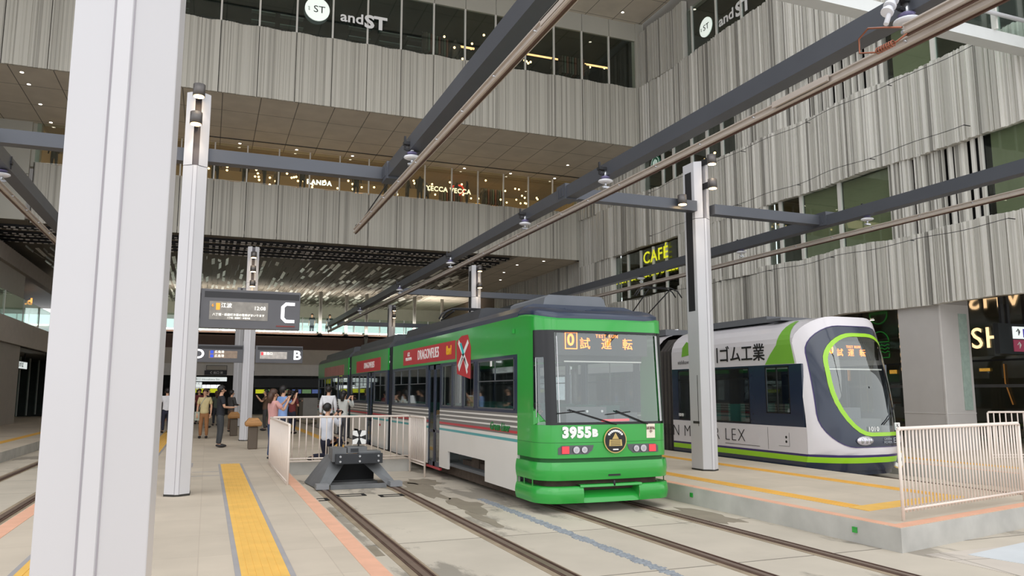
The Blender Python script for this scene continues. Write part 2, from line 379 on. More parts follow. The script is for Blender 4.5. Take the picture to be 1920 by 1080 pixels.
# ---------------------------------------------------------------- building bands
XR = 19.0; YU = 31.0; YL = 37.6
def fins(y0, y1, z0, z1, seed, gap=0, x=XR, base=.0, dens=1.0, dens_l=.45):
    """right facade: vertical aluminium fins of random width and projection, waving gently along the wall"""
    r = random.Random(seed); b = B(); y = y0
    while y < y1-.01:
        w = r.choice((.022, .03, .04, .05, .07, .095))*dens; w = min(w, y1-y)
        wave = .045*math.sin(y*1.9+seed)+.05*math.sin(y*.83+1.3*seed)
        wz = .035*math.sin(y*1.4+seed)+.012*math.sin(y*5.1)
        q = r.random()
        d = r.choice((0, .02, .045, .07, .1))
        mi = 0 if q < dens_l else (1 if q < .9 else 2)
        if gap and r.random() < gap: y += w; continue
        xf = x-.22+wave*.9+d*.8-base
        b.box(xf, x+.05, y, y+w*.96, z0+wz*.6, z1+wz, mi)
        y += w
    return b
def winstrip(n, x, y0, y1, z0, z1, mull, wall='x', frame=alu, glass=None, fw=.05):
    """a run of glazing: pane sheet(s) and mullions"""
    root = bpy.data.objects.new('window_%d' % n, None); COL.objects.link(root)
    if wall == 'x': c = (x, (y0+y1)/2, z0)
    else: c = ((y0+y1)/2, x, z0)
    root.location = c; ORG[root.name] = Vector(c); struct(root)
    pts = [y0]+list(mull)+[y1]
    for i in range(len(pts)-1):
        b = B()
        if wall == 'x': b.box(x, x+.02, pts[i], pts[i+1], z0, z1)
        else: b.box(pts[i], pts[i+1], x, x+.02, z0, z1)
        b.build('pane', glass or g_shop, root)
    for p in pts[1:-1]:
        b = B()
        if wall == 'x': b.box(x-.06, x+.04, p-fw/2, p+fw/2, z0, z1)
        else: b.box(p-fw/2, p+fw/2, x-.06, x+.04, z0, z1)
        b.build('mullion', frame, root)
    return root
# right facade
FB = [(9, 34.5, 4.05, 6.15, 1), (9, YL, 8.42, 11.0, 2), (14, YU, 12.62, 16.15, 3), (27.15, YU, 16.15, 18.9, 4), (34, YL, 4.9, 8.42, 5), (9, 24, 18.9, 20.5, 6)]
def rs(o): return struct(o)
rs(fins(9, 28.1, 4.05, 6.15, 1).build('wall_right', [fin_l, fin_m, fin_d]))
rs(fins(28.1, YL, 4.3, 6.0, 11).build('wall_right', [fin_l, fin_m, fin_d]))
rs(fins(9, YL, 8.4, 11.0, 2).build('wall_right', [fin_l, fin_m, fin_d]))
rs(fins(14.5, YU, 12.6, 16.15, 3).build('wall_right', [fin_l, fin_m, fin_d]))
rs(fins(27.15, YU, 16.15, 18.9, 4, base=-.03).build('wall_right', [fin_m, fin_m, fin_d]))
rs(fins(22.4, 28.0, 6.0, 8.42, 21).build('wall_right', [fin_l, fin_m, fin_d]))
rs(fins(33.9, YL, 6.0, 8.42, 22).build('wall_right', [fin_l, fin_m, fin_d]))
rs(fins(YU-.1, YL, 11.0, 13.2, 23).build('wall_right', [fin_l, fin_m, fin_d]))
# louvre sections between windows: fins with dark gaps
rs(fins(13.85, 16.9, 6.1, 8.45, 31, gap=.3, base=-.12).build('wall_right', [fin_l, fin_m, fin_d]))
rs(fins(16.75, 24.0, 10.95, 12.65, 32, gap=.26, base=-.12).build('wall_right', [fin_l, fin_m, fin_d]))
struct(B().box(19.3, 19.4, 13.85, 16.9, 6, 8.5).build('wall_right', fin_b)); struct(B().box(19.3, 19.4, 16.7, 24, 10.9, 12.7).build('wall_right', fin_b))
struct(B().box(XR+.12, XR+.3, 9, YL, 6.0, 6.1).box(XR+.12, XR+.3, 9, YL, 8.5, 10.95).box(XR+.12, XR+.3, 9, YL+.5, 12.7, 16.1).box(XR+.12, XR+.3, 9, YL, 18.4, 21).box(XR+.12, XR+.3, 22.4, 28, 6, 8.5).box(XR+.12, XR+.3, 33.9, YL, 6, 11).box(XR+.12, XR+.3, 31, YL, 11, 16.2).box(XR+.12, XR+.3, 27.15, YL, 16.1, 18.4).build('wall_right', fin_d))
# thin wires strung along the fins
for (z0, y0, y1, nm) in ((10.75, 13, 30, 'upper band'), (8.72, 14, 30, 'middle band, low'), (5.9, 13, 28, 'lowest band'), (12.75, 15, 24, 'top band')):
    pts = [(XR-.44+.05*math.sin(y*1.3), y, z0+.03*math.sin(y*2.1)) for y in [y0+(y1-y0)*i/60 for i in range(61)]]
    wb = B().tube(pts, .009, 5)
    for q in pts[::12]: wb.box(q[0], XR-.24, q[1]-.01, q[1]+.01, q[2]-.01, q[2]+.01)
    tag(wb.build('facade_wire', dark_m), 'thin dark wire running along the fins of the right wall, '+nm, 'wire')
winstrip(1, XR, 28.1, 33.85, 6.15, 8.3, (29.2, 30.3, 31.4, 32.6), fw=.1)
winstrip(2, XR, 16.95, 22.35, 6.15, 8.42, (18.9, 20.65, 21.7), fw=.12)
winstrip(3, XR, 9, 13.8, 6.2, 8.5, (12.2,), fw=.12)
winstrip(4, XR, 24.0, 30.95, 11.0, 12.6, (24.9, 25.9, 27.0, 28.4, 29.3), fw=.12)
winstrip(5, XR, 9, 16.7, 11.0, 12.9, (15.1, 13.2), fw=.14)
winstrip(6, XR, 18, 27.1, 16.15, 18.4, (20.2, 21.9, 23.4, 25.0, 26.7), fw=.05)
# rooms behind the right-hand windows
def room(x0, x1, y0, y1, z0, z1, mw, mf=None, open_side='x-'):
    b = B()
    if open_side == 'x-':
        b.box(x1, x1+.1, y0, y1, z0, z1); b.box(x0, x1, y0-.1, y0, z0, z1); b.box(x0, x1, y1, y1+.1, z0, z1)
    else:
        b.box(x0, x1, y1, y1+.1, z0, z1); b.box(x0-.1, x0, y0, y1, z0, z1); b.box(x1, x1+.1, y0, y1, z0, z1)
    b.box(x0, x1, y0, y1, z0-.1, z0); b.box(x0, x1, y0, y1, z1, z1+.1, 1)
    return struct(b.build('room', [mw, mf or mw]))
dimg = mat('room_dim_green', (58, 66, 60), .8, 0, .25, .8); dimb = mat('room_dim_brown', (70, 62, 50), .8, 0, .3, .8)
olive = mat('blind_olive', (134, 132, 104), .8, 0, .08, 2); warmw = mat('shop_wall_glow', (138, 110, 72), .8, 0, .2, 1.0, emit=.34)  # shop walls glow by themselves, standing in for the warm interior lighting
warmc = mat('shop_ceiling_glow', (120, 100, 74), .8, 0, .1, emit=.25); darkroom = mat('room_dark', (44, 46, 46), .8, 0, .2, 1)  # shop ceiling also given its own warm glow in place of lamp light
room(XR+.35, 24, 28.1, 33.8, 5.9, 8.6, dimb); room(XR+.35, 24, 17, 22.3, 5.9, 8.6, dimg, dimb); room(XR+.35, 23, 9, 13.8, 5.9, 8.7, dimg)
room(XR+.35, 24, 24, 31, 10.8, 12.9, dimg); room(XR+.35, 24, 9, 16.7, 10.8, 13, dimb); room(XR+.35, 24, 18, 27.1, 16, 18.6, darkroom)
for (y0, y1, z0, z1) in ((17.0, 18.85, 5.9, 8.4), (18.95, 20.6, 5.9, 8.4), (9, 12.15, 5.9, 8.5), (12.25, 13.7, 5.9, 8.5)):
    tag(B().box(XR+.1, XR+.12, y0, y1, z0, z1).build('window_blind', olive), {17.0: 'olive blind behind the right pane of the lit upper window', 18.95: 'olive blind beside the lit part of the upper window', 9: 'olive blind at the frame edge in the right wall', 12.25: 'olive blind next to the dark fins in the right wall'}[y0], 'blind')
tag(B().box(XR+.1, XR+.12, 15.2, 16.6, 10.8, 12.8).build('window_blind', olive), 'greenish blind behind the high window near the deck', 'blind')
# back facade: ribbed panels 1.45 m wide with dark joints
def ribpanels(x0, x1, y, z0, z1, seed, pitch=1.45, wave=.0):
    r = random.Random(seed); bs = B(); x = x1
    while x > x0:
        xa = max(x0, x-pitch+.03); n = 30; w = (x-xa)/n
        for i in range(n):
            q = r.random(); mi = 0 if q < .55 else (1 if q < .85 else 2)
            d = r.choice((0, .015, .03, .05)); ph = (x-xa)
            wz = .025*math.sin((i/n)*2*PI+1)
            bs.box(xa+i*w, xa+(i+1)*w, y-.06+d*.6-.008*math.sin(i/n*2*PI), y+.05, z0, z1+wz*.8, mi)
        x -= pitch
    bs.box(x0, x1, y+.03, y+.2, z0+.02, z1-.03, 3)
    return bs
rs(ribpanels(-14, XR-.35, YU, 13.25, 16.2, 5).build('wall_back', [rib_a, rib_b, rib_c, joint]))
rs(ribpanels(-7.45, XR-.35, YL, 8.8, 11.45, 6).build('wall_back', [rib_a, rib_b, rib_c, joint]))
# flat panels: left of the lower band, above the windows
b = B()
for x0 in (-14, -12.4, -10.8, -9.2): b.box(x0, min(x0+1.58, -7.5), YL-.05, YL+.1, 8.9, 10.9)
for x0 in (-14, -12.4, -10.8, -9.2): b.box(x0, min(x0+1.58, -7.5), YL-.05, YL+.1, 10.93, 13.25)
rs(b.build('wall_back', flat_m))
b = B(); x = XR-.35
while x > -14: b.box(x-1.42, x, YU-.03, YU+.1, 18.62, 19.8); x -= 1.45
rs(b.build('wall_back', flat_m))
def mulls(x0, x1, p=1.45, off=.35): 
    r = []; x = XR-off-p
    while x > x0+.1: 
        if x < x1-.05: r.append(x)
        x -= p
    return r[::-1]
winstrip(7, YU+.02, -14, XR-.35, 16.22, 18.62, mulls(-14, XR-.35), 'y', fw=.07)
winstrip(8, YL+.02, -7.45, XR-.35, 11.47, 13.25, mulls(-7.4, XR-.35), 'y', fw=.06)
# soffits and ceilings
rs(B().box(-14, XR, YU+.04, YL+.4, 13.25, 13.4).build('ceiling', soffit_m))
rs(B().box(-14, XR, 19, YU, 19.5, 19.7).build('ceiling', soffit_m))
rs(B().box(-.5, XR-.3, YL-.9, YL-.82, 13.225, 13.25).box(-14, XR-1, 25.9, 26.0, 19.47, 19.5).build('ceiling_slot', dark_m))
room(-14, XR-.2, YU+.3, 36.5, 16.0, 18.9, darkroom, dimg, 'y-')
room(-7.4, XR-.2, YL+.3, 42.5, 11.3, 13.3, warmw, warmc, 'y-')
struct(B().box(-7.75, -7.3, YL+.1, YL+.5, 11.3, 13.3).build('wall_back', flat_m))  # filler added to block sky light leaking through the panel seam
# corner post between back and right walls
rs(B().box(XR-.35, XR+.1, YU-.1, YU+.3, 13.25, 19.6).build('trim_1', flat_m)); rs(B().box(XR-.35, XR+.1, YL-.1, YL+.3, 8.8, 13.25).build('trim_2', flat_m))
# ---------------------------------------------------------------- station hall under the building
hall_m = mat('hall_ceiling', (132, 125, 115), .6, 0, .08); slat_m = mat('slat_glint', (244, 240, 232), .3, .5, .1, 3)
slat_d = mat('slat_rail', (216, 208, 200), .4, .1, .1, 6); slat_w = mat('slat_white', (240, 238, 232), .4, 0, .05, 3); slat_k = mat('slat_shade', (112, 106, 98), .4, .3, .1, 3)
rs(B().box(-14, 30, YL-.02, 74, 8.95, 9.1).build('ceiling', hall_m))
r_ = random.Random(3); b = B(); x = -8.6
while x < 15.2:                         # hanging polished slats, each tilted a little its own way
    y = 43.0+r_.random()
    while y < 66:
        L = 1.0+r_.random()*1.5; wq = r_.random() < .3+.35*(y-43)/23; a = math.radians(r_.uniform(-38, 38) if wq else r_.uniform(50, 88)); w = .085 if wq else .045  # pale colour paints daylight glints on some slats, more towards the far end
        dx, dz = math.cos(a)*w, math.sin(a)*w; tz = r_.uniform(-.05, .05)
        if y < 57.95 and y+L > 57.35 and any(abs(x-p) < .3 for p in (7.5, 9.4, 10.9, 14.6)): y = 58.0; continue
        c = (x+r_.uniform(-.04, .04), y, 8.72)
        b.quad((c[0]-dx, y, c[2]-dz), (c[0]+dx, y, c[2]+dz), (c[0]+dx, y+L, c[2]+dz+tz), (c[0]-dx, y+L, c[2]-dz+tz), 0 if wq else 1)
        y += L+r_.uniform(.1, .5)
    x += .33
o = b.build('ceiling_slats', [slat_m, slat_k], fix=False); tag(o, 'shimmering field of small polished metal slats hanging under the hall ceiling', 'ceiling slats', kind='stuff')
sl = thing('ceiling_track', 'broken row of bright fittings across the dark hall ceiling, nearest the upper facade', 'ceiling track', (3, 39.0, 8.9), 'fitting rows on the hall ceiling')
b = B()
for i in range(90):
    x = -12+i*.3+r_.uniform(-.05, .05); b.box(x, x+r_.uniform(.08, .2), 38.97, 39.05, 8.80+r_.uniform(-.02, .02), 8.84)
b.build('fitting_row', slat_d, sl)['kind'] = 'stuff'
B().box(-12, 15.2, 39.0, 39.02, 8.84, 8.95).build('track', dark_m, sl)
LB = ['second broken row of bright fittings on the hall ceiling, just behind the nearest', 'third broken row of bright fittings on the hall ceiling', 'fourth broken row of bright fittings on the hall ceiling', 'fifth broken row of bright fittings on the hall ceiling', 'farthest broken row of bright fittings, where the slats begin']
for k, y in enumerate((39.5, 40.6, 41.1, 42.0, 42.9)): dup(sl, (3, y, 8.9), 0, LB[k])
# right-hand part of the hall ceiling and side wall of the hall
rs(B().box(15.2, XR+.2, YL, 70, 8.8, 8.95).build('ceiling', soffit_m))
rs(fins(YL+.1, 52, 6.4, 8.85, 41, x=XR+.2).build('wall_right', [fin_m, fin_m, fin_d]))
rs(B().box(XR+.3, XR+.5, YL, 70, 4.3, 8.9).build('wall_right', mat('hall_side', (92, 78, 66), .8)))
# far end of the hall: fascia, glazed upper walkway, low concourse
YF = 58.0
brown = mat('fascia_brown', (84, 62, 50), .6, 0, .05); beige = mat('fascia_beige', (176, 168, 156), .6, 0, .04); beige2 = mat('fascia_pale', (204, 200, 194), .5, 0, .04)
rs(B().box(-9, 32, YF, YF+.4, 4.65, 5.9).build('wall_far', brown))
rs(B().box(-9, 32, YF-.1, YF+.5, 3.3, 4.65).build('wall_far', beige)); 
rs(B().box(-9, 14, YF-.6, YF-.1, 2.75, 3.55).build('bulkhead', beige2))
rs(B().box(-9, 32, YF-.1, 74, 3.2, 3.3).build('ceiling', dark_m))
rs(B().box(-9, 32, YF, 72, 5.6, 5.75).build('walkway_floor', conc_s))
rs(B().box(-14.4, 32, 70, 70.2, -.3, 5.2).build('wall_far', mat('concourse_back', (74, 76, 74), .8, 0, .2)))
W9 = winstrip(9, YF+.1, -9, 24, 5.9, 7.05, [-7+i*1.9 for i in range(16)], 'y', fw=.05, glass=g_rail, frame=mat('baluster_steel', (90, 92, 92), .4, .4))
rs(B().box(-9, 26, 66.0, 66.3, 5.75, 6.6).build('wall_far', mat('far_green_wall', (98, 118, 108), .7, 0, .15, 2)))
rs(B().box(-9, 26, 66.0, 66.2, 7.35, 8.95).build('wall_far', beige))
skyb = mat('bright_window', (214, 232, 230), emit=1.1, var=.08)
light('hall_ceiling_fill', 'AREA', (5, 57.2, 6.0), (math.radians(150), 0, 0), 1300, (1, .93, .82), shape='RECTANGLE', size=26, size_y=.4)  # added fill lamp, brightens the hall ceiling and its slats
winstrip(10, 66.1, -9, 26, 6.6, 7.35, [-7+i*2.3 for i in range(14)], 'y', glass=g_rail)
for i, x in enumerate((7.5, 9.4, 10.9, 14.6, 16.8, 21.5)):
    c = thing('hall_post', ['slim post at the walkway front, beside the C sign', 'second slim post on the walkway from the C sign', 'third slim post on the walkway, over the tram end', 'slim post on the walkway right of the far light column', 'second slim post right of the far light column', 'slim walkway post beside the hall side wall'][i], 'post', (x, YF-.35, 0), 'walkway posts')
    B().tube([(x, YF-.35, 0 if i == 2 else 5.7), (x, YF-.35, 8.8 if 15 < x < 19 else 8.95)], .13, 12).build('shaft', mat('post_grey', (112, 112, 108), .5, .2), c)
    B().tube([(x, YF-.35, 5.7), (x, YF-.35, 5.8)], .18, 12).build('collar', dark_m, c)
# concourse signs
def board(name, label, cat, x0, x1, y, z0, z1, m, letters=None, tm=None, size=None, frame=dark_m, group=None, dep=.12):
    top = 2.75 if y < 57.9 else 3.2; y = (57.45 if z0 > 1.9 and name != 'poster' else 57.66) if (y < 57.9 and z1 < 2.7) else (57.27 if y < 57.9 else y)
    r = thing(name, label, cat, ((x0+x1)/2, y, z0), group)
    B().box(x0-.03, x1+.03, y, y+dep, z0-.03, z1+.03).build('housing', frame, r)
    B().box(x0, x1, y-.012, y, z0, z1).build('sign_face', m, r)
    if z1 < top-.05 and not 2.27 < z1 < 2.3:
        for q in (x0+.1, x1-.1): B().box(q-.012, q+.012, y+.04, y+.07, z1, top).build('hanger', dark_m, r)
    if letters:
        for (s, px, pz, sz) in letters: text('lettering', s, sz, tm, (px, y-.016, pz), parent=r)
    return r
lit_w = mat('lit_sign_white', (232, 240, 238), emit=.75, var=.03); lit_y = mat('lit_sign_yellow', (216, 222, 40), emit=.5, var=.1)
blk = mat('gate_black', (20, 21, 24), .5)
board('direction_sign', 'long white lit direction sign under the D board', 'sign', -1.9, 1.25, 56.9, 2.34, 2.62, lit_w, [('広島駅南口 Hiroshima Sta.', -.3, 2.46, .2)], black_p)
board('direction_sign', 'short white and green notice with an icon left under the D board', 'sign', -1.4, -.35, 56.3, 1.92, 2.28, lit_w, [('i のりかえ', -.9, 2.17, .2)], black_p)
board('direction_sign', 'dark sign with red tab hanging just below the D board', 'sign', -.2, 1.2, 54, 2.8, 3.05, blk, [('C 出口 ▣', .55, 2.92, .2)], white_p)
board('direction_sign', 'dark sign piece showing between the far column and the B board', 'sign', 2.35, 3.0, 54, 2.8, 3.05, blk, [('▣', 2.6, 2.92, .2)], white_p)
board('signal_box', 'cream panel above the dark sign below the D board', 'sign', -.1, 1.2, 54.2, 3.12, 3.4, beige)
board('gate_header', 'long black header over the ticket area, right of the far column', 'header', 3.0, 8.4, 55.5, 1.95, 2.5, blk)
for i, (x, y, z) in enumerate(((7.9, 53, 1.85), (8.75, 53, 1.9))):
    board('poster', ['yellow and blue hanging poster near the tram end, left one', 'yellow and blue hanging poster near the tram end, right one'][i], 'poster', x, x+.5, y, z+.35, z+1.0, lit_y, [('時', x+.25, z+.7, .3)], black_p, group='yellow hanging posters')
for i, (x, c) in enumerate(((-1.3, 0), (-.6, 0), (.1, 0), (3.2, 0), (4.0, 1), (4.9, 1), (5.7, 2), (6.4, 1), (7.1, 2))):
    m = (lit_y, mat('screen_green', (120, 160, 110), emit=.3, var=.2), mat('screen_blue', (90, 110, 170), emit=.4, var=.2))[c]
    zz = 1.55 if i < 3 else 1.5
    nm = ['yellow strip sign low at the back, leftmost', 'yellow strip sign low at the back, behind the black-shirted man', 'yellow strip sign low at the back, left of the far column', 'yellow strip sign low at the back, right of the far column', 'greenish screen low at the back, first after the yellow one', 'greenish screen low at the back, second after the yellow one', 'bluish screen low at the back, above the crowd', 'greenish screen between two bluish ones at the back', 'bluish screen low at the back, nearest the posters'][i]
    board('ticket_screen', nm, 'screen', x, x+.62, 57, zz, zz+.28, m, group='small lit screens at the back')
board('window_display', 'bright white window display at the back above the black-shirted man', 'display', -.9, .85, 58.2, 1.75, 2.1, mat('lit_white', (250, 250, 250), emit=1.4, var=0))
rs(B().box(5.3, 9, 47, 49, 0, 1.25).build('counter', mat('counter_grey', (150, 146, 140), .6)))
# ---------------------------------------------------------------- left-hand building
lf = mat('left_fascia', (150, 140, 130), .6, 0, .06)
def bandx(x, y0, y1, z0, z1, seed):
    r = random.Random(seed); b = B(); y = y0
    while y < y1:
        w = .42; d = .05*math.sin(y*5)
        b.prism([(x+.02, y), (x+.1, y+w*.5), (x+.02, y+w), (x-.3, y+w), (x-.3, y)], 2, z0, z1); y += w
    return b
rs(bandx(-9, 30, 72, 3.95, 5.15, 3).build('wall_left', [mat('left_fascia_scallop', (176, 166, 154), .6, 0, .04)]))
rs(bandx(-9, 34, 72, 7.6, 8.35, 4).build('wall_left', [lf]))
rs(B().box(-14, -9.1, 30, 72, 5.15, 5.2).build('gallery_floor', conc_s)); rs(B().box(-14, -9.1, 30, 72, 3.95, 4.0).build('ceiling', hall_m)); rs(B().box(-14, -9.1, 30, 72, 8.35, 8.45).build('ceiling', hall_m))
rs(B().box(-14.4, -14, 20, 72, -.3, 20).build('wall_left', mat('left_dark_wall', (70, 64, 58), .8, 0, .2, .7)))
winstrip(11, -9.05, 30, 70, 5.2, 6.35, [34, 38, 42, 46, 50, 54, 58, 62, 66], 'x', glass=g_rail)
winstrip(12, -11.5, 47.3, 70, 0, 3.9, [50, 53, 56, 59, 62, 65], 'x')
for i, (y0, y1, z0, z1) in enumerate(((42.2, 46.6, 0, 3.95), (40.5, 46.4, 5.2, 7.6))):
    o = B().box(-10.2, -9.15, y0, y1, z0, z1).build('pillar', mat('pillar_taupe', (166, 158, 148), .6, 0, .04)); tag(o, ['broad taupe pillar at platform level on the far left', 'broad taupe pillar on the gallery above, far left'][i], 'pillar')
r = thing('hanging_sign', 'white lit hanging sign in the left passage', 'sign', (-10.5, 53, 3.0))
B().box(-10.55, -10.45, 51.2, 55.5, 2.95, 3.45).build('housing', dark_m, r); B().box(-10.44, -10.43, 51.3, 55.4, 3.0, 3.4).build('sign_face', lit_w, r)
text('lettering', '広電 のりば', .34, black_p, (-10.42, 53.4, 3.2), '+x', r)
B().tube([(-10.5, 52, 3.4), (-10.5, 52, 3.95)], .03, 8).build('hanger', dark_m, r); B().tube([(-10.5, 55, 3.4), (-10.5, 55, 3.95)], .03, 8).build('hanger', dark_m, r)
t = text('neon_sign', 'bo..d', .6, mat('neon_small', (255, 170, 90), emit=1.6, var=0), (-12, 60.5, 7.7), '-y', bold=.03); tag(t, 'small glowing orange shop sign on the left gallery', 'sign')
# ---------------------------------------------------------------- shops and signs on the back and right facades
t = text('shop_sign', 'and', .62, white_p, (4.92, YU-.12, 17.2), bold=.012, sx=1.1); tag(t, 'white lettering "and" on the back windows', 'sign', 'and ST lettering')
t = text('shop_sign', 'ST', .78, white_p, (5.92, YU-.12, 17.15), bold=.03, sx=1.15); tag(t, 'bold white letters "ST" right of "and" on the back windows', 'sign', 'and ST lettering')
r = thing('round_sign', 'white round sign reading ST on the back windows', 'sign', (3.48, YU-.16, 16.85))
B().tube([(3.48, YU-.16, 17.32), (3.48, YU-.1, 17.32)], .5, 40).build('disc', mat('lit_disc', (235, 245, 236), emit=.55, var=0), r)
text('lettering', 'ST', .42, black_p, (3.56, YU-.165, 17.3), parent=r, sx=1.1); text('small_lettering', 'and', .12, black_p, (3.14, YU-.165, 17.3), parent=r, rot=(PI/2, PI/2*-1, 0))
X1 = XR-.012
r = thing('round_sign', 'white round sign reading ST high on the right wall', 'sign', (X1, 25.75, 16.55))
B().tube([(X1, 25.75, 17.0), (X1+.05, 25.75, 17.0)], .42, 40).build('disc', MATS['lit_disc'], r)
text('lettering', 'ST', .36, black_p, (X1-.01, 25.7, 16.98), '-x', r, sx=1.1); text('small_lettering', 'and', .1, black_p, (X1-.01, 26.05, 16.98), parent=r, rot=(PI/2, -PI/2, -PI/2))
t = text('shop_sign', 'and', .62, white_p, (X1, 24.35, 16.75), '-x', bold=.012, sx=1.1); tag(t, 'white lettering "and" high on the right wall', 'sign')
t = text('shop_sign', 'ST', .78, white_p, (X1, 23.3, 16.72), '-x', bold=.03, sx=1.1); tag(t, 'bold white letters "ST" cut by the dark beam, high on the right wall', 'sign')
r = thing('round_sign', 'round green coffee emblem on the small window of the right wall', 'sign', (XR-.1, 29.8, 11.75))
B().tube([(XR-.1, 29.8, 12.12), (XR-.05, 29.8, 12.12)], .38, 36).build('disc', mat('emblem_green', (40, 96, 72), .5, emit=.12, var=0), r)
b = B()
for a0 in range(-3, 4): b.tube([(XR-.12, 29.8+.07*a0, 11.85+.04*abs(a0)), (XR-.12, 29.8+.05*a0, 12.35-.03*abs(a0))], .014, 6)
b.tube([(XR-.12, 29.8+.33*math.cos(k*PI/18), 12.12+.33*math.sin(k*PI/18)) for k in range(37)], .012, 6, cap=False)
b.build('emblem', mat('emblem_white', (215, 232, 222), .5, emit=.2, var=0), r)
cafe = mat('cafe_yellow', (206, 206, 40), emit=.8, var=0)
t = text('cafe_sign', 'CAFÉ', .78, cafe, (XR-.1, 30.0, 7.82), '-x', bold=.01, sx=1.1, sp=1.1); tag(t, 'yellow lettering CAFÉ above the right-wall restaurant window', 'sign')
t = text('cafe_sign', 'AUX BACCHANALES', .58, cafe, (XR-.1, 30.9, 7.12), '-x', bold=.008, sx=.98, sp=1.05); tag(t, 'yellow lettering AUX BACCHANALES, lower line behind the dark beam', 'sign')
t = text('shop_sign', 'RANDA', .32, mat('sign_lit_white', (255, 246, 230), emit=2, var=0), (4.66, YL+.3, 11.86), bold=.015, sp=1.15); tag(t, 'small lit letters RANDA in the back shop window', 'sign')
t = text('shop_sign', 'YECCA VECCA', .36, mat('sign_lit_warm', (255, 226, 180), emit=2, var=0), (11.35, YL+.35, 12.15), bold=.01, sp=1.1, sx=.95); tag(t, 'small lit letters YECCA VECCA in the back shop window', 'sign')
# right ground-floor shop hall
rs(B().box(26.5, 26.7, 9, 40, -.3, 4.9).build('wall_right', mat('arcade_dark', (92, 80, 70), .7, 0, .3, .8)))
rs(B().box(XR+.05, 34, 9, 40, 4.05, 4.2).build('ceiling', mat('arcade_ceiling', (120, 112, 100), .06, .75, .03)))
winstrip(13, 24.0, 10, 40, 0, 4.05, [12.2, 14.4, 16.6, 18.8, 21, 23.2, 25.4, 27.6, 29.8, 32, 34], 'x', frame=dark_m, fw=.1)
tag(B().box(23.9, 23.98, 10, 40, 1.75, 1.85).build('transom', mat('transom_grey', (120, 120, 122), .4, .4)), 'thin horizontal grey rail across the arcade shop front', 'rail')
tag(B().box(23.9, 23.98, 10, 40, 2.6, 2.66).build('transom', dark_m), 'dark horizontal bar above the grey rail on the arcade front', 'rail')
shk = mat('neon_cream', (255, 214, 160), emit=1.5, var=0)
t = text('neon_letters', 'SHAKE', .98, shk, (23.97, 18.5, 3.35), '-x', bold=.006, sp=1.1, align='LEFT'); tag(t, 'glowing cream letters beginning SHA, right of the broad pillar', 'sign')
t = text('neon_letters', 'SHACK', .62, mat('neon_cream_soft', (225, 186, 130), emit=.6, var=0), (23.97, 21.2, 3.4), parent=None, rot=(PI/2, PI/2, -PI/2), bold=.01); tag(t, 'glowing cream letters running downward left of the broad pillar', 'sign')
gn = mat('neon_green', (40, 130, 50), emit=.3, var=0)
b = B(); y0, z0 = 22.3, 3.45
arc = [(23.97, y0+.42*math.cos(k*PI/16), z0+.05+.4*math.sin(k*PI/16)) for k in range(17)]
b.tube(arc+[arc[0]], .02, 6)
for k in range(3): b.tube([(23.97, y0-.42+.84*i/12, z0-.08-.13*k+.03*math.sin(i*1.6)) for i in range(13)], .018, 6)
b.tube([(23.97, y0-.42, z0-.4), (23.97, y0-.4, z0-.55), (23.97, y0+.4, z0-.55), (23.97, y0+.42, z0-.4)], .02, 6)
tag(b.build('burger_sign', gn), 'green neon outline of a burger beside the white tram', 'sign')
t = tag(B().tube([(23.97, 16.4+.2*math.cos(k), 1.95+.12*math.sin(k)) for k in [i*.5 for i in range(11)]]+[(23.97, 16.1, 1.9), (23.97, 16.05, 1.45)], .035, 8).build('neon_figure', mat('neon_orange', (255, 160, 70), emit=3, var=0)), 'small orange neon squiggle in the arcade right of the broad pillar', 'sign')
tag(B().tube([(23.95, 17.4, 2.5), (23.95, 17.4, 1.9), (23.95, 17.2, 1.2)], .02, 6).build('neon_line', mat('neon_amber', (150, 100, 45), emit=.4, var=0)), 'thin amber neon line beside the orange squiggle', 'sign')
tag(B().box(23.93, 23.97, 17.9, 18.25, 2.28, 2.38).build('menu_light', mat('menu_yellow', (200, 150, 60), emit=.6, var=.3, scale=14)), 'small yellow lit menu strip right of the broad pillar', 'sign')
tag(B().box(23.93, 23.97, 21.6, 21.9, 2.28, 2.42).build('menu_light', MATS['menu_yellow']), 'small yellow lit menu strip between the white tram and the pillar', 'sign')
tag(B().tube([(23.95, 24.0, 2.6), (23.95, 24.0, 2.05)], .035, 8).build('neon_line', MATS['neon_orange']), 'short orange neon bar beside the white tram roof corner', 'sign')
r = thing('direction_sign', 'black hanging sign with blue and red panels at the right edge', 'sign', (20.9, 14.9, 2.7))
B().box(20.35, 21.9, 14.85, 15.0, 2.65, 3.5).build('housing', frame_k, r); B().box(20.9, 21.9, 14.83, 14.85, 3.08, 3.42).build('sign_face', lit_w, r)
B().box(20.9, 21.9, 14.83, 14.85, 2.72, 3.05).build('lower_face', mat('panel_magenta', (150, 60, 84), emit=.3, var=0), r)
B().box(21.3, 21.55, 14.82, 14.83, 3.12, 3.36).build('icon', mat('icon_blue', (70, 60, 160), emit=.4, var=0), r); text('lettering', '↑', .26, black_p, (21.1, 14.82, 3.25), parent=r); text('arrow', '↑ ii', .26, white_p, (21.2, 14.82, 2.88), parent=r)
B().box(20.55, 20.67, 14.88, 14.95, 3.5, 4.05).build('hanger', dark_m, r); B().box(20.8, 20.9, 14.88, 14.95, 3.5, 4.05).build('hanger', dark_m, r)
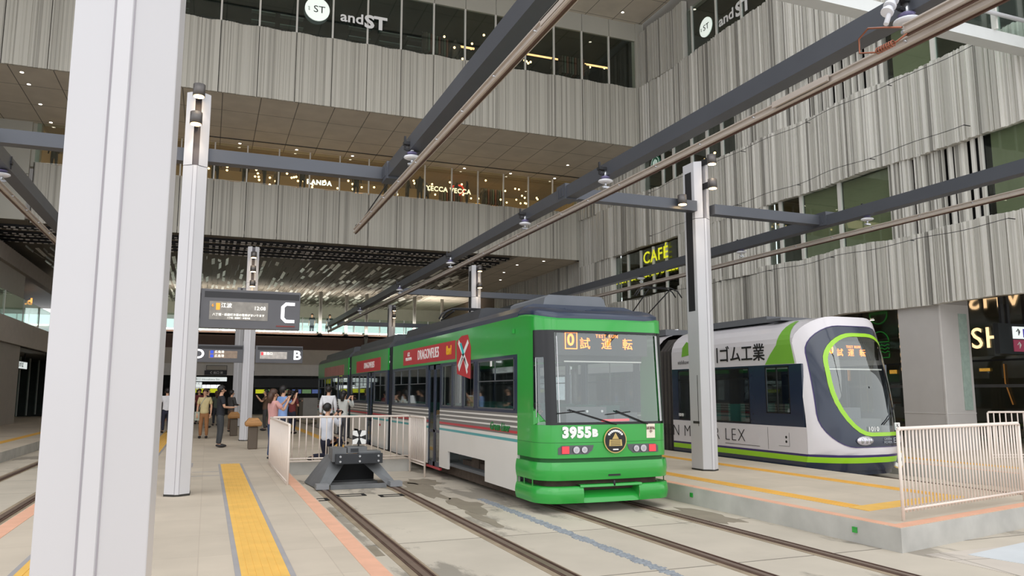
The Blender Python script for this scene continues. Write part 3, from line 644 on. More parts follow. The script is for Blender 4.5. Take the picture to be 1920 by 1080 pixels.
# broad square pillar under the right facade
r = thing('pillar', 'broad pale square pillar under the right facade, with a glazed slot', 'pillar', (19.6, 16.2, 0))
B().box(19.0, 20.15, 15.56, 16.95, 0, 4.05).build('shaft', mat('pillar_pale', (190, 186, 182), .5, 0, .02), r)
B().box(18.995, 20.16, 15.55, 15.56, 1.0, 1.02).box(18.99, 19.0, 15.56, 16.95, 1.0, 1.02).box(18.985, 19.03, 15.54, 15.58, 0, 4.0).build('joint_trim', mat('trim_pale', (204, 200, 196), .4), r)
B().box(19.72, 20.02, 15.53, 15.57, 1.1, 3.8).build('glazed_slot', mat('slot_glass', (160, 178, 168), .12, 0, .12, 7), r)
tag(B().box(22.2, 22.9, 12.9, 13.5, 0, 1.6).box(22.0, 23.1, 12.7, 13.7, 1.6, 1.66).build('counter', dark_m), 'dark stand in the arcade behind the far railing', 'counter')
# deck crossing high at the right
dk = mat('deck_white', (206, 208, 206), .5, 0, .03)
def slab(b, x0, x1, d0, d1, z0, z1, mi=0, y0=13.6, k=.12):
    p = [(x0, y0+k*(x0-13)+d0), (x1, y0+k*(x1-13)+d0), (x1, y0+k*(x1-13)+d1), (x0, y0+k*(x0-13)+d1)]
    return b.prism(p, 2, z0, z1, mi)
# ---------------------------------------------------------------- steel gantry frame
def beam(label, p0, p1, h=.22, w=.22, name='steel_beam', group=None):
    p0 = Vector(p0); p1 = Vector(p1); d = (p1-p0).normalized(); s = Vector((-d.y, d.x, 0))
    q = [p0-s*w/2, p0+s*w/2, p1+s*w/2, p1-s*w/2]
    b = B().prism([(v.x, v.y) for v in q], 2, p0.z-h, p0.z)
    o = b.build(name, steel_d); return tag(o, label, 'beam', group)
YB = 13.5
beam('dark long beam over the left empty track, seen past the big white column', (-3.43, -2, 5.6), (-3.43, 45, 5.6), h=.24, w=.23)
beam('long beam over the buffer-stop track, ending at the left cross beam', (2.9, -2, 5.62), (2.9, YB+.1, 5.62), h=.24, w=.23)
beam('very long dark beam running above the green tram into the hall', (6.45, -2, 5.6), (6.45, 45.2, 5.6), h=.24, w=.23)
beam('long dark beam above the white tram, in front of the right wall', (12.95, -1, 5.57), (12.95, 45, 5.57), h=.24, w=.23)
beam('pale-lit cross beam from the second column to the left beam end', (-.2, YB, 5.63), (2.78, YB, 5.63))
beam('cross beam left of the big white column', (-8.5, YB, 5.6), (-.55, YB, 5.6))
beam('cross beam from the green tram beam to the right column', (6.57, YB, 5.63), (9.5, YB, 5.63))
beam('cross beam from the right column to the white tram beam', (9.95, YB, 5.6), (12.85, YB, 5.6))
beam('far cross beam in the hall, between the green tram beam and the far column', (6.57, 28.4, 5.5), (13.1, 28.4, 5.5))
beam('farthest cross beam, low over the tram tail', (6.57, 43.2, 5.5), (13.1, 43.2, 5.5))
for i, (x, y) in enumerate(((2.9, YB-.25), (6.45, YB-.1), (12.95, YB-.1))):
    b = B().box(x-.14, x+.14, y-.2, y+.2, 5.34, 5.65)
    for k in (-.1, 0, .1): b.box(x-.155, x+.155, y+k-.02, y+k+.02, 5.4, 5.58)
    tag(b.build('beam_joint', steel_d), ['bolted splice at the end of the left beam', 'bolted splice where the cross beam meets the green tram beam', 'bolted splice where the cross beam meets the white tram beam'][i], 'beam joint')
def column(x, y, label, top=6.52, lamps=((6.5, 0, 1), (6.0, 0, 1)), slot=(5.27, 6.5), w=.37, dpt=.4, base=0):
    """folded-front column: y is the plane of the front edges, the ridge stands .1 m proud"""
    r = thing('steel_column', label, 'column', (x, y+.2, base))
    h = w/2; pl = [(x-h, y), (x-.03, y-.105), (x+.03, y-.105), (x+h, y), (x+h, y+dpt), (x, y+dpt+.1), (x-h, y+dpt)]
    B().prism(pl, 2, base+.03, slot[0], 0).build('lower_shaft', [white_m], r, bevel=.006)
    B().prism([(x-h, y), (x-.05, y-.1), (x-.05, y+.1), (x+.05, y+.1), (x+.05, y-.1), (x+h, y), (x+h, y+dpt), (x, y+dpt+.1), (x-h, y+dpt)], 2, slot[0]+.008, top).build('upper_shaft', [white_m], r)
    B().box(x-.048, x+.048, y+.02, y+.098, slot[0], top-.02).build('lamp_channel', slot_m, r)
    B().box(x-h-.004, x-h, y+.1, y+.33, 3.3, top-.2).build('side_channel', dark_m, r)
    B().box(x-h-.003, x-h, y+.08, y+.3, .95, 1.0).box(x-h-.003, x-h, y+.1, y+.115, .9, 1.95).build('side_joint', joint, r)
    B().prism([(q[0]*1.0+(q[0]-x)*.03, q[1]) for q in pl], 2, base, base+.03).build('base_plate', joint, r)
    B().box(x-.026, x+.026, y-.108, y-.1, base+.03, slot[0]).build('front_ridge', white_m, r)
    for s in (-1, 1): B().box(x+s*.036, x+s*.030, y-.106, y-.1, base+.03, slot[0]).build('front_groove', mat('groove_grey', (150, 146, 152), .5), r)
    return r
def lamp(x, y, z, label, sc=1, group='column spotlights', bl=.42):
    r = thing('spotlight', label, 'lamp', (x, y, z-.12))
    r['group'] = group
    B().tube([(x, y-.02, z+.1), (x, y-.03, z-.1)], .095*sc, 20).build('lamp_housing', mat('lamp_grey', (98, 94, 92), .4, .5), r)
    B().tube([(x, y-.0301, z-.095), (x, y-.03, z-.108)], .082*sc, 20).build('lamp_glass', lampgl, r)
    bl = .1 if x < 9.2 and x > 9 else bl
    B().box(x-.025, x+.025, y+.05, y+bl, z-.05, z+.08).build('bracket', dark_m, r)
    l = light('spot_light', 'SPOT', (x, y-.04, z-.13), (math.radians(8), 0, 0), 14, (1, .82, .6), spot_size=math.radians(95), spot_blend=.5, shadow_soft_size=.08)
    return r
column(-.36, 3.2, 'huge white column close to the camera, left side of the view')
column(-.36, 13.3, 'second white column, left, carrying the C sign')
column(9.7, 13.5, 'white column on the right platform between the two trams')
column(1.25, 27.3, 'grey column on the left platform between the D and B signs')
column(9.6, 28.2, 'far column rising behind the green tram roof')
column(9.6, 43.0, 'farthest thin column above the green tram tail')
column(1.3, 38.4, 'farther grey column directly behind the D sign')
for (x, y, z, l) in ((-.36, 13.1, 6.49, 'upper spotlight on the second white column'), (-.38, 13.05, 6.0, 'lower bronze-glowing spotlight on the second white column'),
    (9.75, 13.2, 6.5, 'upper spotlight on the right platform column'), (9.75, 13.2, 5.97, 'lower spotlight on the right platform column'), (9.05, 13.3, 5.58, 'unlit small spotlight on the left side of the right platform column'),
    (1.25, 27.05, 6.2, 'top spotlight above the C sign'), (1.25, 27.05, 5.72, 'middle spotlight above the C sign'), (1.25, 27.05, 5.22, 'lowest spotlight above the C sign'),
    (9.65, 27.95, 6.35, 'upper spotlight on the far column behind the green tram'), (9.65, 27.95, 5.7, 'lower spotlight on the far column behind the green tram'),
    (9.65, 42.75, 6.25, 'upper spotlight on the farthest column'), (9.65, 42.75, 5.85, 'lower spotlight on the farthest column')):
    lamp(x, y, z, l)
# rigid overhead conductor rails
def conductor(x, y0, y1, label, z=5.0):
    r = thing('conductor_rail', label, 'conductor rail', (x, (y0+y1)/2, z))
    B().prism([(x-.035, z), (x-.05, z+.012), (x-.05, z+.022), (x-.03, z+.035), (x-.03, z+.075), (x-.055, z+.08), (x-.055, z+.095), (x+.055, z+.095), (x+.055, z+.08), (x+.03, z+.075), (x+.03, z+.035), (x+.05, z+.022), (x+.05, z+.012), (x+.035, z)], 1, y0, y1).build('rail_profile', steel_t, r)
    B().box(x-.012, x+.012, y0, y1, z-.02, z).build('contact_wire', mat('wire_copper_dark', (92, 66, 56), .4, .6), r)
    b = B(); y = y0+.4
    while y < min(y1, 22): b.tube([(x-.06, y, z+.055), (x+.06, y, z+.055)], .011, 6); y += 1.15
    b.build('bolt', silver, r); return r
conductor(2.82, -2, 16.4, 'left overhead conductor rail, its free end pointing down above the buffer stop')
conductor(6.33, -2, 45, 'long overhead conductor rail above the green tram')
conductor(6.08, -2, 5.1, 'short overlapping conductor rail with a copper cable end, top right')
conductor(13.0, -1, 44, 'overhead conductor rail above the white tram')
conductor(-3.43, -2, 40, 'overhead conductor rail over the left empty track')
tag(B().box(2.765, 2.79, 5.2, 6.3, 5.03, 5.1).build('splice_plate', steel_t), 'splice plate on the left conductor rail', 'splice plate'); tag(B().box(6.24, 6.27, 6.3, 7.2, 5.03, 5.1).build('splice_plate', steel_t), 'long slotted splice plate on the conductor rail, upper right', 'splice plate')
pts = [(6.02, 5.1, 5.06), (5.98, 5.25, 5.12), (5.97, 5.45, 5.2), (6.0, 5.6, 5.16), (6.02, 5.62, 5.02), (6.04, 5.45, 4.96), (6.06, 5.2, 4.97), (6.06, 5.08, 5.0)]
b = B().tube(pts, .010, 8)
for k in range(7): b.tube([(6.05+.03*math.cos(a), 5.42-.03*k, 4.965+.03*math.sin(a)) for a in [i*PI/4 for i in range(9)]], .008, 5, cap=False)
tag(b.build('copper_cable', copper), 'bare copper cable loop at the end of the short conductor rail', 'cable')
# hangers: clamp, post, insulator, disc
hp = thing('insulator_hanger', 'porcelain insulator hanger under the left beam near the beam splice', 'insulator', (0, 0, 0), 'conductor hangers')
B().box(-.14, .14, -.05, .05, .2, .25).box(-.13, -.1, -.02, .02, .12, .34).box(.1, .13, -.02, .02, .12, .34).box(-.1, .1, -.02, .02, .11, .14).build('clamp', dark_m, hp)
B().tube([(0, 0, .2), (0, 0, .06)], .035, 10).tube([(0, 0, .02), (0, 0, -.1)], .02, 8).build('post', silver, hp)
B().tube([(0, 0, .1), (0, 0, .08), (0, 0, .05)], [.05, .085, .06], 14).build('insulator_cap', mat('insulator_violet', (110, 104, 140), .3, .2), hp)
B().tube([(0, 0, .04), (0, 0, .02), (0, 0, 0), (0, 0, -.02)], [.07, .125, .13, .09], 20).build('insulator_disc', porc, hp)
B().box(-.06, .06, -.03, .03, -.12, -.09).tube([(-.07, 0, -.1), (.07, 0, -.1)], .012, 6).build('rail_clamp', silver, hp)
HP = [(2.83, 11.5, 'porcelain insulator hanger under the left beam near the beam splice'), (6.33, 11.6, 'insulator hanger left of the right column, above the green tram'),
      (6.33, 15.3, 'insulator hanger above the green tram, next beyond the first'), (6.33, 20.9, 'small insulator hanger above the green tram where the beam enters the hall'),
      (6.33, 27.2, 'tiny insulator hanger deep in the hall above the green tram'), (6.33, 5.3, 'large insulator hanger with white disc, top right'), (12.98, 12.2, 'insulator hanger under the white tram beam, right of the right column'),
      (12.98, 16.4, 'insulator hanger under the white tram beam, just right of the right column'), (12.98, 21.5, 'insulator hanger in front of the cafe window'), (-3.43, 15.0, 'insulator hanger at the left picture edge'), (6.33, 35.0, 'farthest insulator hanger above the tram tail')]
for i, (x, y, l) in enumerate(HP):
    if i == 0: hp.location = (x, y, 5.26); hp['label'] = l
    else: dup(hp, (x, y, 5.26), 0, l)
b = B()
for k in range(6): b.tube([(5.95+.02*k, 5.2, 5.24+.035*k), (5.965+.02*k, 5.2, 5.262+.035*k)], .06-.004*(k % 2)*5, 14)
b.tube([(5.93, 5.2, 5.12), (6.1, 5.2, 5.5)], .025, 8); tag(b.build('ribbed_insulator', porc), 'tilted white ribbed insulator beside the top beam', 'insulator')
tag(B().tube([(2.9, YB+.1, 5.4), (2.84, 16.3, 5.12)], .012, 6).box(2.8, 2.86, 16.2, 16.35, 5.1, 5.16).build('stay_wire', dark_m), 'thin stay wire from the beam end to the left conductor end', 'wire')
# ceiling downlights and the shops' bulbs
dl = thing('downlight', 'small white downlight in the big grey soffit', 'downlight', (0, 0, 0), 'small round ceiling downlights')
B().tube([(0, 0, .0), (0, 0, -.015)], .09, 12).build('trim_ring', silver, dl); B().tube([(0, 0, -.014), (0, 0, -.02)], .065, 12).build('lens', downgl, dl)
DL = [(x, 37.3, 13.245) for x in (.87, 3.47, 6.16, 9.4, 12.0, 14.6, 17.2, -6.9)]+[(16.8, 34.8, 13.245), (-6.9, 31.6, 13.245), (-6.9, 32.8, 13.245), (-6.9, 35.0, 13.245), (17.5, 28.6, 19.495), (17.5, 30.1, 19.495), (16.1, 40.1, 8.795), (17.0, 38.4, 8.795), (16.4, 43, 8.795), (17.3, 46, 8.795), (16.2, 49, 8.795), (-6.5, 39.8, 8.945), (-6.0, 45, 8.945), (22, 17.8, 4.045), (21.2, 14.3, 4.045), (21, 19.8, 4.045), (-10, 50, 3.94), (-10, 40, 3.94), (-12, 57, 8.34), (-12, 52, 8.34)]
for i, p in enumerate(DL):
    l = 'tiny white downlight flush in a ceiling panel'
    if i == 0: dl.location = p; dl['label'] = l
    else: dup(dl, p, 0, l)
bulb = thing('shop_bulb', 'warm glowing bulb hanging in the back shop window', 'bulb', (0, 0, 0), 'warm bulbs in the back shop windows')
B().ell((0, 0, 0), (.055, .055, .055), 8, 6).build('globe', shopgl, bulb); B().tube([(0, 0, .05), (0, 0, .14)], .015, 6).build('socket', dark_m, bulb)
r = random.Random(12); first = True
for i in range(95):
    x = r.uniform(-.6, 18.3); z = r.uniform(12.0, 13.1); y = r.uniform(38.3, 41.5)
    if i < 12: x = r.choice((1.75, 1.85, 2.6))+r.uniform(-.1, .1); z = 11.75+i*.09
    if first: bulb.location = (x, y, z); first = False
    else: dup(bulb, (x, y, z))
for i in range(26):
    x = r.uniform(9, 18); dup(bulb, (x, r.uniform(31.8, 35), r.uniform(17.2, 18.6)), 0, 'warm glowing bulb in the top-floor window', 'bulbs in the top-floor windows')
for (y, z) in ((29.4, 7.3), (29.0, 7.6), (32.9, 7.5), (32.2, 7.6), (21.9, 7.9), (20.2, 7.9), (21.6, 6.8), (20.9, 6.6), (20.0, 6.5), (27.6, 12.2), (28.6, 12.2), (29.0, 11.6)):
    dup(bulb, (XR+.8+r.random(), y, z), 0, 'small warm lamp seen inside a right-wall window', 'lamps in the right-wall windows')
o = B().box(12.3, 18, 32.5, 32.58, 17.75, 17.81).box(9.9, 10.9, 32.5, 32.58, 17.55, 17.62).build('light_strip', shopstrip); tag(o, 'thin orange light strip inside the top-floor window', 'light strip')
light('shop_glow', 'AREA', (6, 39.5, 13.0), (0, 0, 0), 260, (1, .72, .42), shape='RECTANGLE', size=22, size_y=2)
# bridging beam crossing high at the right, with glass and a rail above its right half
rs(B().box(9.5, 18.75, 12.1, 12.45, 10.0, 10.3).build('deck_edge', dk))
tag(B().tube([(14.6, 11.95, 10.62), (18.7, 11.95, 10.62)], .05, 10).build('deck_rail', white_m), 'white tubular rail along the high beam, top right', 'rail')
tag(B().box(14.6, 18.7, 12.2, 12.22, 10.3, 11.9).build('deck_glass', g_rail), 'greenish glass above the high pale beam, top right', 'glass')
for i in range(4): tag(B().box(14.6+i*1.35, 14.66+i*1.35, 12.02, 12.15, 10.3, 11.9).build('deck_mullion', alu), 'pale upright of the glass above the high beam', 'mullion', 'uprights of the high glass')
# ---------------------------------------------------------------- green tram
TX = 6.1; HW = 1.2; NY = 11.15
def nplan(u):
    s = -1 if u < 0 else 1; a = abs(u)
    if a < .62: x = a/.62*.86; y = .05*(x/.86)**2
    elif a < .82:
        t = (a-.62)/.2*PI/2; x = .86+.34*math.sin(t); y = .05+.37*(1-math.cos(t))
    else: x = HW; y = .42+(a-.82)/.18*.63
    return s*x, y
def nose(u, z, off=0):
    x, y = nplan(u); e = .01
    x2, y2 = nplan(min(1, u+e)); x1, y1 = nplan(max(-1, u-e)); n = Vector((y2-y1, -(x2-x1), 0)).normalized()
    rk = .11*max(0, z-1.06)/1.5 * (1 if abs(u) < .7 else max(0, 1-(abs(u)-.7)/.12))
    return Vector((TX+x+n.x*off, NY+y+n.y*off+rk, z))
def npatch(b, u0, u1, z0, z1, off=0, mi=0, nu=40, nv=4):
    return b.grid(lambda s, t: nose(u0+(u1-u0)*s, z0+(z1-z0)*t, off), nu, nv, mi)
def topz(u): return 2.77+.10*min(1, max(0, (abs(u)-.62)/.3))
tram = thing('tram', 'bright green articulated tram numbered 3955B on the middle track', 'tram', (6.1, 25, GZ))
b = B(); npatch(b, -1, 1, .56, 1.08); b.build('front_panel', green_m, tram)
b = B(); b.grid(lambda s, t: nose(-1+2*s, 2.6+(topz(-1+2*s)-2.6)*t), 40, 4)
for s in (-1, 1):
    b.grid(lambda a, t: nose(s*(.8+.2*a) if True else 0, 1.08+1.52*t), 6, 4)
    # rounded lower corners of the cab quarter window
    b.add([nose(s*.8, 1.08, .004), nose(s*.66, 1.08, .004), nose(s*.72, 1.16, .004), nose(s*.8, 1.36, .004)], [(0, 1, 2, 3)])
b.build('cab_frame', green_m, tram)
b = B()   # roof front: green lip rising back into the navy cap
def cap(u, t):
    p = nose(u, 2.76); z = topz(u)+.03*t; k = .02*t
    return Vector((TX+(p.x-TX)*(1-k), p.y+.05*t, z))
b.grid(lambda s, t: cap(-1+2*s, t), 40, 3); b.build('front_lip', green_m, tram)
b = B()
def cap2(u, t):
    p = cap(u, 1); k = [0, .0, .05, .12, .9][min(4, int(round(t*4)))]; dz = [0, .05, .11, .16, .2][min(4, int(round(t*4)))]; dy = [0, .0, .10, .25, .7][min(4, int(round(t*4)))]
    return Vector((TX+(p.x-TX)*(1-k), min(p.y+dy, 12.25), p.z+dz))
b.grid(lambda s, t: cap2(-1+2*s, t), 40, 4); b.build('roof_cap', navy, tram)
ws = B(); npatch(ws, -.8, .8, 1.08, 2.6, -.012); ws = ws.build('windscreen', g_wind, tram)
b = B()
for (u0, u1, z0, z1) in ((-.80, -.79, 1.3, 2.6), (-.71, -.64, 1.08, 2.6), (.70, .74, 1.08, 2.6), (-.8, .8, 2.56, 2.6), (-.66, .8, 1.08, 1.12), (-.80, -.70, 2.16, 2.6), (.74, .8, 1.08, 1.2)):
    npatch(b, u0, u1, z0, z1, .002, nu=12)
b.build('window_frame', frame_k, tram)
b = B(); npatch(b, .665, .69, 1.12, 2.55, .004, nu=3); npatch(b, -.775, -.768, 1.2, 2.14, .003, nu=2); npatch(b, -.63, -.624, 1.12, 2.5, .004, nu=2); b.build('frame_strip', mat('strip_silver', (196, 198, 200), .25, .4), tram)
# cab interior
b = B().box(TX-1.05, TX+1.05, NY+.75, NY+.8, 2.1, 2.58).box(TX-.85, TX+.85, NY+.22, NY+.3, 2.2, 2.56); dsp = b.build('display_box', led_k, tram)
text('display_digit', '0', .27, led_m, (TX-.60, NY+.2, 2.44), parent=dsp, bold=.006, sx=.95); b = B()
for (x0, x1, z0, z1) in ((-.70, -.49, 2.56, 2.575), (-.70, -.49, 2.295, 2.31), (-.705, -.69, 2.3, 2.575), (-.495, -.48, 2.3, 2.575)): b.box(TX+x0, TX+x1, NY+.195, NY+.2, z0, z1)
b.build('display_digit_frame', led_m, dsp)
for i, (ch, x) in enumerate((('試', -.34), ('運', .06), ('転', .46))): text('display_character', ch, .2, led_m, (TX+x, NY+.2, 2.38), parent=dsp)
text('display_small_text', 'TEST RUN', .075, led_m, (TX+.07, NY+.2, 2.518), parent=dsp, sp=1.3)
b = B().box(TX-.72, TX+.72, NY+.2, NY+.22, 2.085, 2.105); b.build('sun_visor_bar', alu, tram)
b = B().box(TX-1.0, TX+1.0, NY+.4, NY+.85, .5, 1.1).box(TX-.55, TX+.2, NY+.5, NY+.75, 1.1, 1.35).box(TX+.35, TX+.8, NY+.5, NY+.75, 1.1, 1.25); b.build('dashboard', interior_d, tram)
b = B()
for k in range(3): b.tube([(TX-.45+.28*k, NY+.49, 1.28), (TX-.45+.28*k, NY+.48, 1.28)], .022, 8)
b.build('dash_lamp', white_p, tram)
B().tube([(TX-.1, NY+.1, 1.14), (TX+.4, NY+.1, 1.145)], .022, 8).build('brake_light', led_r, tram)
for k, (a, c) in enumerate((((-.75, 1.32), (.1, 1.1)), ((.1, 1.3), (.72, 1.1)))):
    b = B().tube([nose(a[0]*.7, a[1], .02)+Vector((0, -.01, 0)), nose(c[0]*.7, c[1]-.02, .03)], .011, 6).tube([nose(a[0]*.7-.12, a[1]-.06, .02), nose(a[0]*.7+.2, a[1]-.02, .02)], .009, 6); b.build('wiper', rubber, tram)
# bumper
b = B(); npatch(b, -1, 1, .48, .56, -.045, nv=1); b.build('groove', green_d, tram)
b = B(); b.grid(lambda s, t: nose(-1+2*s, .22+.28*t, .035*math.sin(PI*(.15+.7*t))), 40, 5); b.grid(lambda s, t: nose(-1+2*s, .50, .02-.07*t), 40, 1); b.grid(lambda s, t: nose(-1+2*s, .22, .02-.1*t), 40, 1); b.build('upper_bumper', green_m, tram)
b = B(); npatch(b, -.98, .98, .05, .25, -.16, nv=1); b.build('bumper_recess', under_m, tram)
b = B(); 
for s in (-1, 1):
    b.grid(lambda a, t: nose(s*(.36+.64*a), -.13+.25*t, .02+.025*math.sin(PI*t)), 26, 4)
    b.grid(lambda a, t: nose(s*(.36+.64*a), .12, .02-.16*t), 26, 1)
    b.grid(lambda a, t: nose(s*.36, -.13+.25*t, .03-.25*a), 1, 1)
    for uu in (.8, .9, .985): b.grid(lambda a, t: nose(s*(uu+.012*a), .1+.14*t, .015), 2, 2)
b.grid(lambda s, t: nose(-.36+.72*s, -.13+.17*t, .02-.19*t*t), 16, 4)
b.grid(lambda s, t: nose(-.40+.80*s, .11+.035*t, .03), 16, 1); b.grid(lambda s, t: nose(-.40+.80*s, .145, .03-.17*t), 16, 1)
b.build('lower_bumper', green_m, tram)
b = B(); npatch(b, -.36, .36, .0, .11, -.2, nv=1); npatch(b, -.05, .11, .27, .30, .032, nv=1, nu=6); b.tube([nose(.03, .2, .02), nose(.03, .12, .02)], .02, 8); b.build('coupler', dark_m, tram)
for s in (-1, 1):
    b = B(); pts = [(.22, .76), (.61, .76), (.64, .72), (.64, .62), (.30, .62), (.24, .68)]
    b.add([nose(s*p[0], p[1], .006) for p in pts]+[nose(s*p[0], p[1], -.03) for p in pts], [tuple(range(6))]); hl = b.build('headlight_panel', mat('lamp_panel_grey', (92, 94, 98), .4, .2), tram)
    for (u, r) in ((.34, .05), (.44, .055)):
        c = nose(s*u, .69, .012); B().tube([c, c+Vector((0, -.012, 0))], r, 20).build('headlamp', headl, hl); B().tube([c, c+Vector((0, -.016, 0))], r*.5, 14).build('headlamp_lens', silver, hl)
    c = nose(s*.57, .69, .01); B().box(c.x-.06, c.x+.06, c.y-.012, c.y, .635, .745).build('tail_light', led_r, hl)
B().grid(lambda s, t: nose(-1+2*s, .80+.006*t, .002), 40, 1).build('panel_seam', green_d, tram)
c = nose(-.42, .97, .006)
text('fleet_number', '3955', .225, white_p, nose(-.43, .955, .008), parent=tram, bold=.014, sx=1.02, rot=(PI/2, 0, math.radians(-2.5)), sp=1.12)
text('fleet_letter', 'B', .15, white_p, nose(-.205, .945, .008), parent=tram, bold=.012, sx=1.1)
c = nose(.05, .83, .02); em = B().tube([c, c+Vector((0, -.012, 0))], .205, 40).build('emblem', gold_p, tram)
B().tube([c, c+Vector((0, -.016, 0))], .188, 40).build('emblem_disc', black_p, em)
b = B(); y = c.y-.02
b.prism([(c.x-.12, c.z-.09), (c.x+.12, c.z-.09), (c.x+.11, c.z+.01), (c.x+.06, c.z+.02), (c.x, c.z+.12), (c.x-.06, c.z+.02), (c.x-.11, c.z+.01)], 1, y, y+.002); b.build('emblem_building', gold_p, em)
b = B()
for k in range(4): b.box(c.x-.09, c.x+.09, y-.002, y, c.z-.075+.028*k, c.z-.066+.028*k)
b.build('emblem_lines', black_p, em); 
b = B()
for k in range(9):
    a = PI*(.22+.56*k/8); b.box(c.x+.15*math.cos(a)-.018, c.x+.15*math.cos(a)+.018, y, y+.002, c.z+.15*math.sin(a)-.016, c.z+.15*math.sin(a)+.016)
b.box(c.x-.05, c.x+.05, y, y+.002, c.z-.155, c.z-.135); b.build('emblem_ribbon', white_p, em)
c = nose(.56, .965, .01); st = B().box(c.x-.09, c.x+.07, c.y-.004, c.y, .85, 1.08).build('notice_sticker', mat('sticker_cream', (232, 224, 206), .5, 0, .05, 30), tram); text('sticker_text', '試運転\n中', .055, mat('ink_brown', (120, 90, 80)), (c.x-.01, c.y-.008, .98), parent=st)
# sides
ZR = [(-.05, .76, 0), (.76, .81, 2), (.81, .87, 0), (.87, .90, 1), (.90, .945, 3), (.945, 1.0, 1), (1.0, 1.03, 0), (1.03, 1.085, 1), (1.085, 1.115, 0), (1.115, 1.17, 1), (1.17, 1.2, 0), (1.2, 1.24, 1)]
def sidepanel(b, sx, y0, y1, cut=None, red=True):
    x0 = TX+sx*HW; x1 = TX+sx*(HW-.05)
    for (z0, z1, mi) in ZR:
        if z0 < 0 and cut:
            b.box(x0, x1, y0, cut[0], z0, z1, mi); b.box(x0, x1, cut[1], y1, z0, z1, mi); b.box(x0, x1, cut[0], cut[1], .33, z1, mi)
        else: b.box(x0, x1, y0, y1, z0, z1, mi)
SECT = [('front', 12.2, 21.75, (13.84, 16.24), (16.9, 17.92)), ('middle', 22.4, 28.55, (24.0, 26.6), None), ('rear', 29.25, 37.6, (32.2, 34.4), (30.6, 31.6))]
sm_ = [tramwhite, tramgrey, tramteal, tramred]
SECT[1] = ('middle', 22.4, 28.55, (26.0, 27.9), (24.45, 25.45))
for (nm, y0, y1, cut, dr) in SECT:
    for sx in (-1, 1):
        x0 = TX+sx*HW; x1 = TX+sx*(HW-.05)
        b = B()
        sidepanel(b, sx, y0, dr[0], cut if cut[1] < dr[0]+.01 else None)
        sidepanel(b, sx, dr[1], y1, cut if cut[0] > dr[1]-.01 else None)
        b.build('side_panel', sm_, tram)
        B().box(x0, x1, y0, y1, 2.24, 2.88).build('cantrail', green_m, tram)
        # window pillars
        wins = []
        a = y0
        if nm == 'front': wins = [(12.36, 14.28), (14.5, 15.15), (15.25, 15.9), (16.0, 16.75), (18.1, 19.75), (19.85, 21.55)]
        elif nm == 'middle': wins = [(22.6, 24.3), (25.6, 26.9), (27.0, 28.4)]
        else: wins = [(29.4, 30.45), (31.8, 33.5), (33.6, 35.3), (35.4, 37.3)]
        b = B(); e = y0
        for (w0, w1) in wins+[(y1, y1)]:
            for (p, q) in ([(e, min(w0, dr[0])), (dr[1], w0)] if e < dr[0] < w0 else [(e, w0)]):
                if q > p+.001: b.box(x0-sx*.004, x1, p, q, 1.24, 2.24)
            e = w1
        for (w0, w1) in wins: b.box(x0-sx*.004, x1, w0, w1, 1.24, 1.29); b.box(x0-sx*.004, x1, w0, w1, 2.19, 2.24)
        b.build('window_pillars', navy, tram)
        for (w0, w1) in wins:
            wf = B().box(x0-sx*.012, x0-sx*.03, w0, w1, 1.29, 2.19).build('window', g_tram, tram)
            fb = B(); 
            for (p, q, r2, s2) in ((w0, w0+.025, 1.29, 2.19), (w1-.025, w1, 1.29, 2.19), (w0, w1, 1.29, 1.315), (w0, w1, 2.165, 2.19)): fb.box(x0-sx*.0, x0-sx*.012, p, q, r2, s2)
            if w1-w0 > 1.2: fb.box(x0, x0-sx*.012, (w0+w1)/2-.012, (w0+w1)/2+.012, 1.8, 2.19); fb.box(x0, x0-sx*.012, w0, w1, 1.79, 1.81)
            fb.build('window_frame', mat('win_frame_grey', (96, 100, 104), .4, .3), wf)
        # door: two glazed leaves
        dm = (dr[0]+dr[1])/2
        for (p, q) in ((dr[0], dm-.01), (dm+.01, dr[1])):
            d = B(); xx0, xx1 = x0-sx*.02, x0-sx*.055
            for (r1, r2, s1, s2) in ((p, p+.07, -.08, 2.22), (q-.07, q, -.08, 2.22), (p, q, -.08, .02), (p, q, 2.12, 2.22), (p, q, .68, .74)): d.box(xx0, xx1, r1, r2, s1, s2)
            d = d.build('door_leaf', navy, tram); B().box(x0-sx*.03, x0-sx*.04, p+.07, q-.07, .02, 2.12).build('door_glass', g_tram, d)
        B().box(x0-sx*.0, x0-sx*.05, dr[0]-.05, dr[1]+.05, -.13, -.08).build('door_step', tramred, tram)
    # roof, floor, ceiling, inner seats
    B().prism([(TX-HW, 2.88), (TX-HW+.03, 2.97), (TX-HW+.14, 3.07), (TX-.9, 3.12), (TX+.9, 3.12), (TX+HW-.14, 3.07), (TX+HW-.03, 2.97), (TX+HW, 2.88)], 1, max(y0, 12.2), y1).build('roof', navy if nm == 'front' else roofgrey, tram)
    B().box(TX-HW+.05, TX+HW-.05, y0, y1, .02, .08).build('floor', interior_d, tram)
    B().box(TX-HW+.05, TX+HW-.05, y0, y1, 2.62, 2.66).build('ceiling_panel', interior_l, tram)
    B().box(TX-.5, TX-.35, y0+.3, y1-.3, 2.59, 2.62).build('cabin_fill_lamp', cove_m, tram); B().box(TX+.35, TX+.5, y0+.3, y1-.3, 2.59, 2.62).build('cabin_fill_lamp', cove_m, tram)
    B().box(TX-HW+.2, TX+HW-.2, y0+.3, y1-.3, -.2, .02).build('underframe', under_m, tram)
    b = B(); y = y0+.6
    while y < y1-.6:
        if not (dr[0]-.3 < y < dr[1]+.3):
            for sx in (-1, 1): b.box(TX+sx*1.1, TX+sx*.7, y, y+.1, .5, 1.35); b.box(TX+sx*1.1, TX+sx*.7, y, y+.5, .45, .55)
        y += .95
    b.build('seats', seat_g, tram)
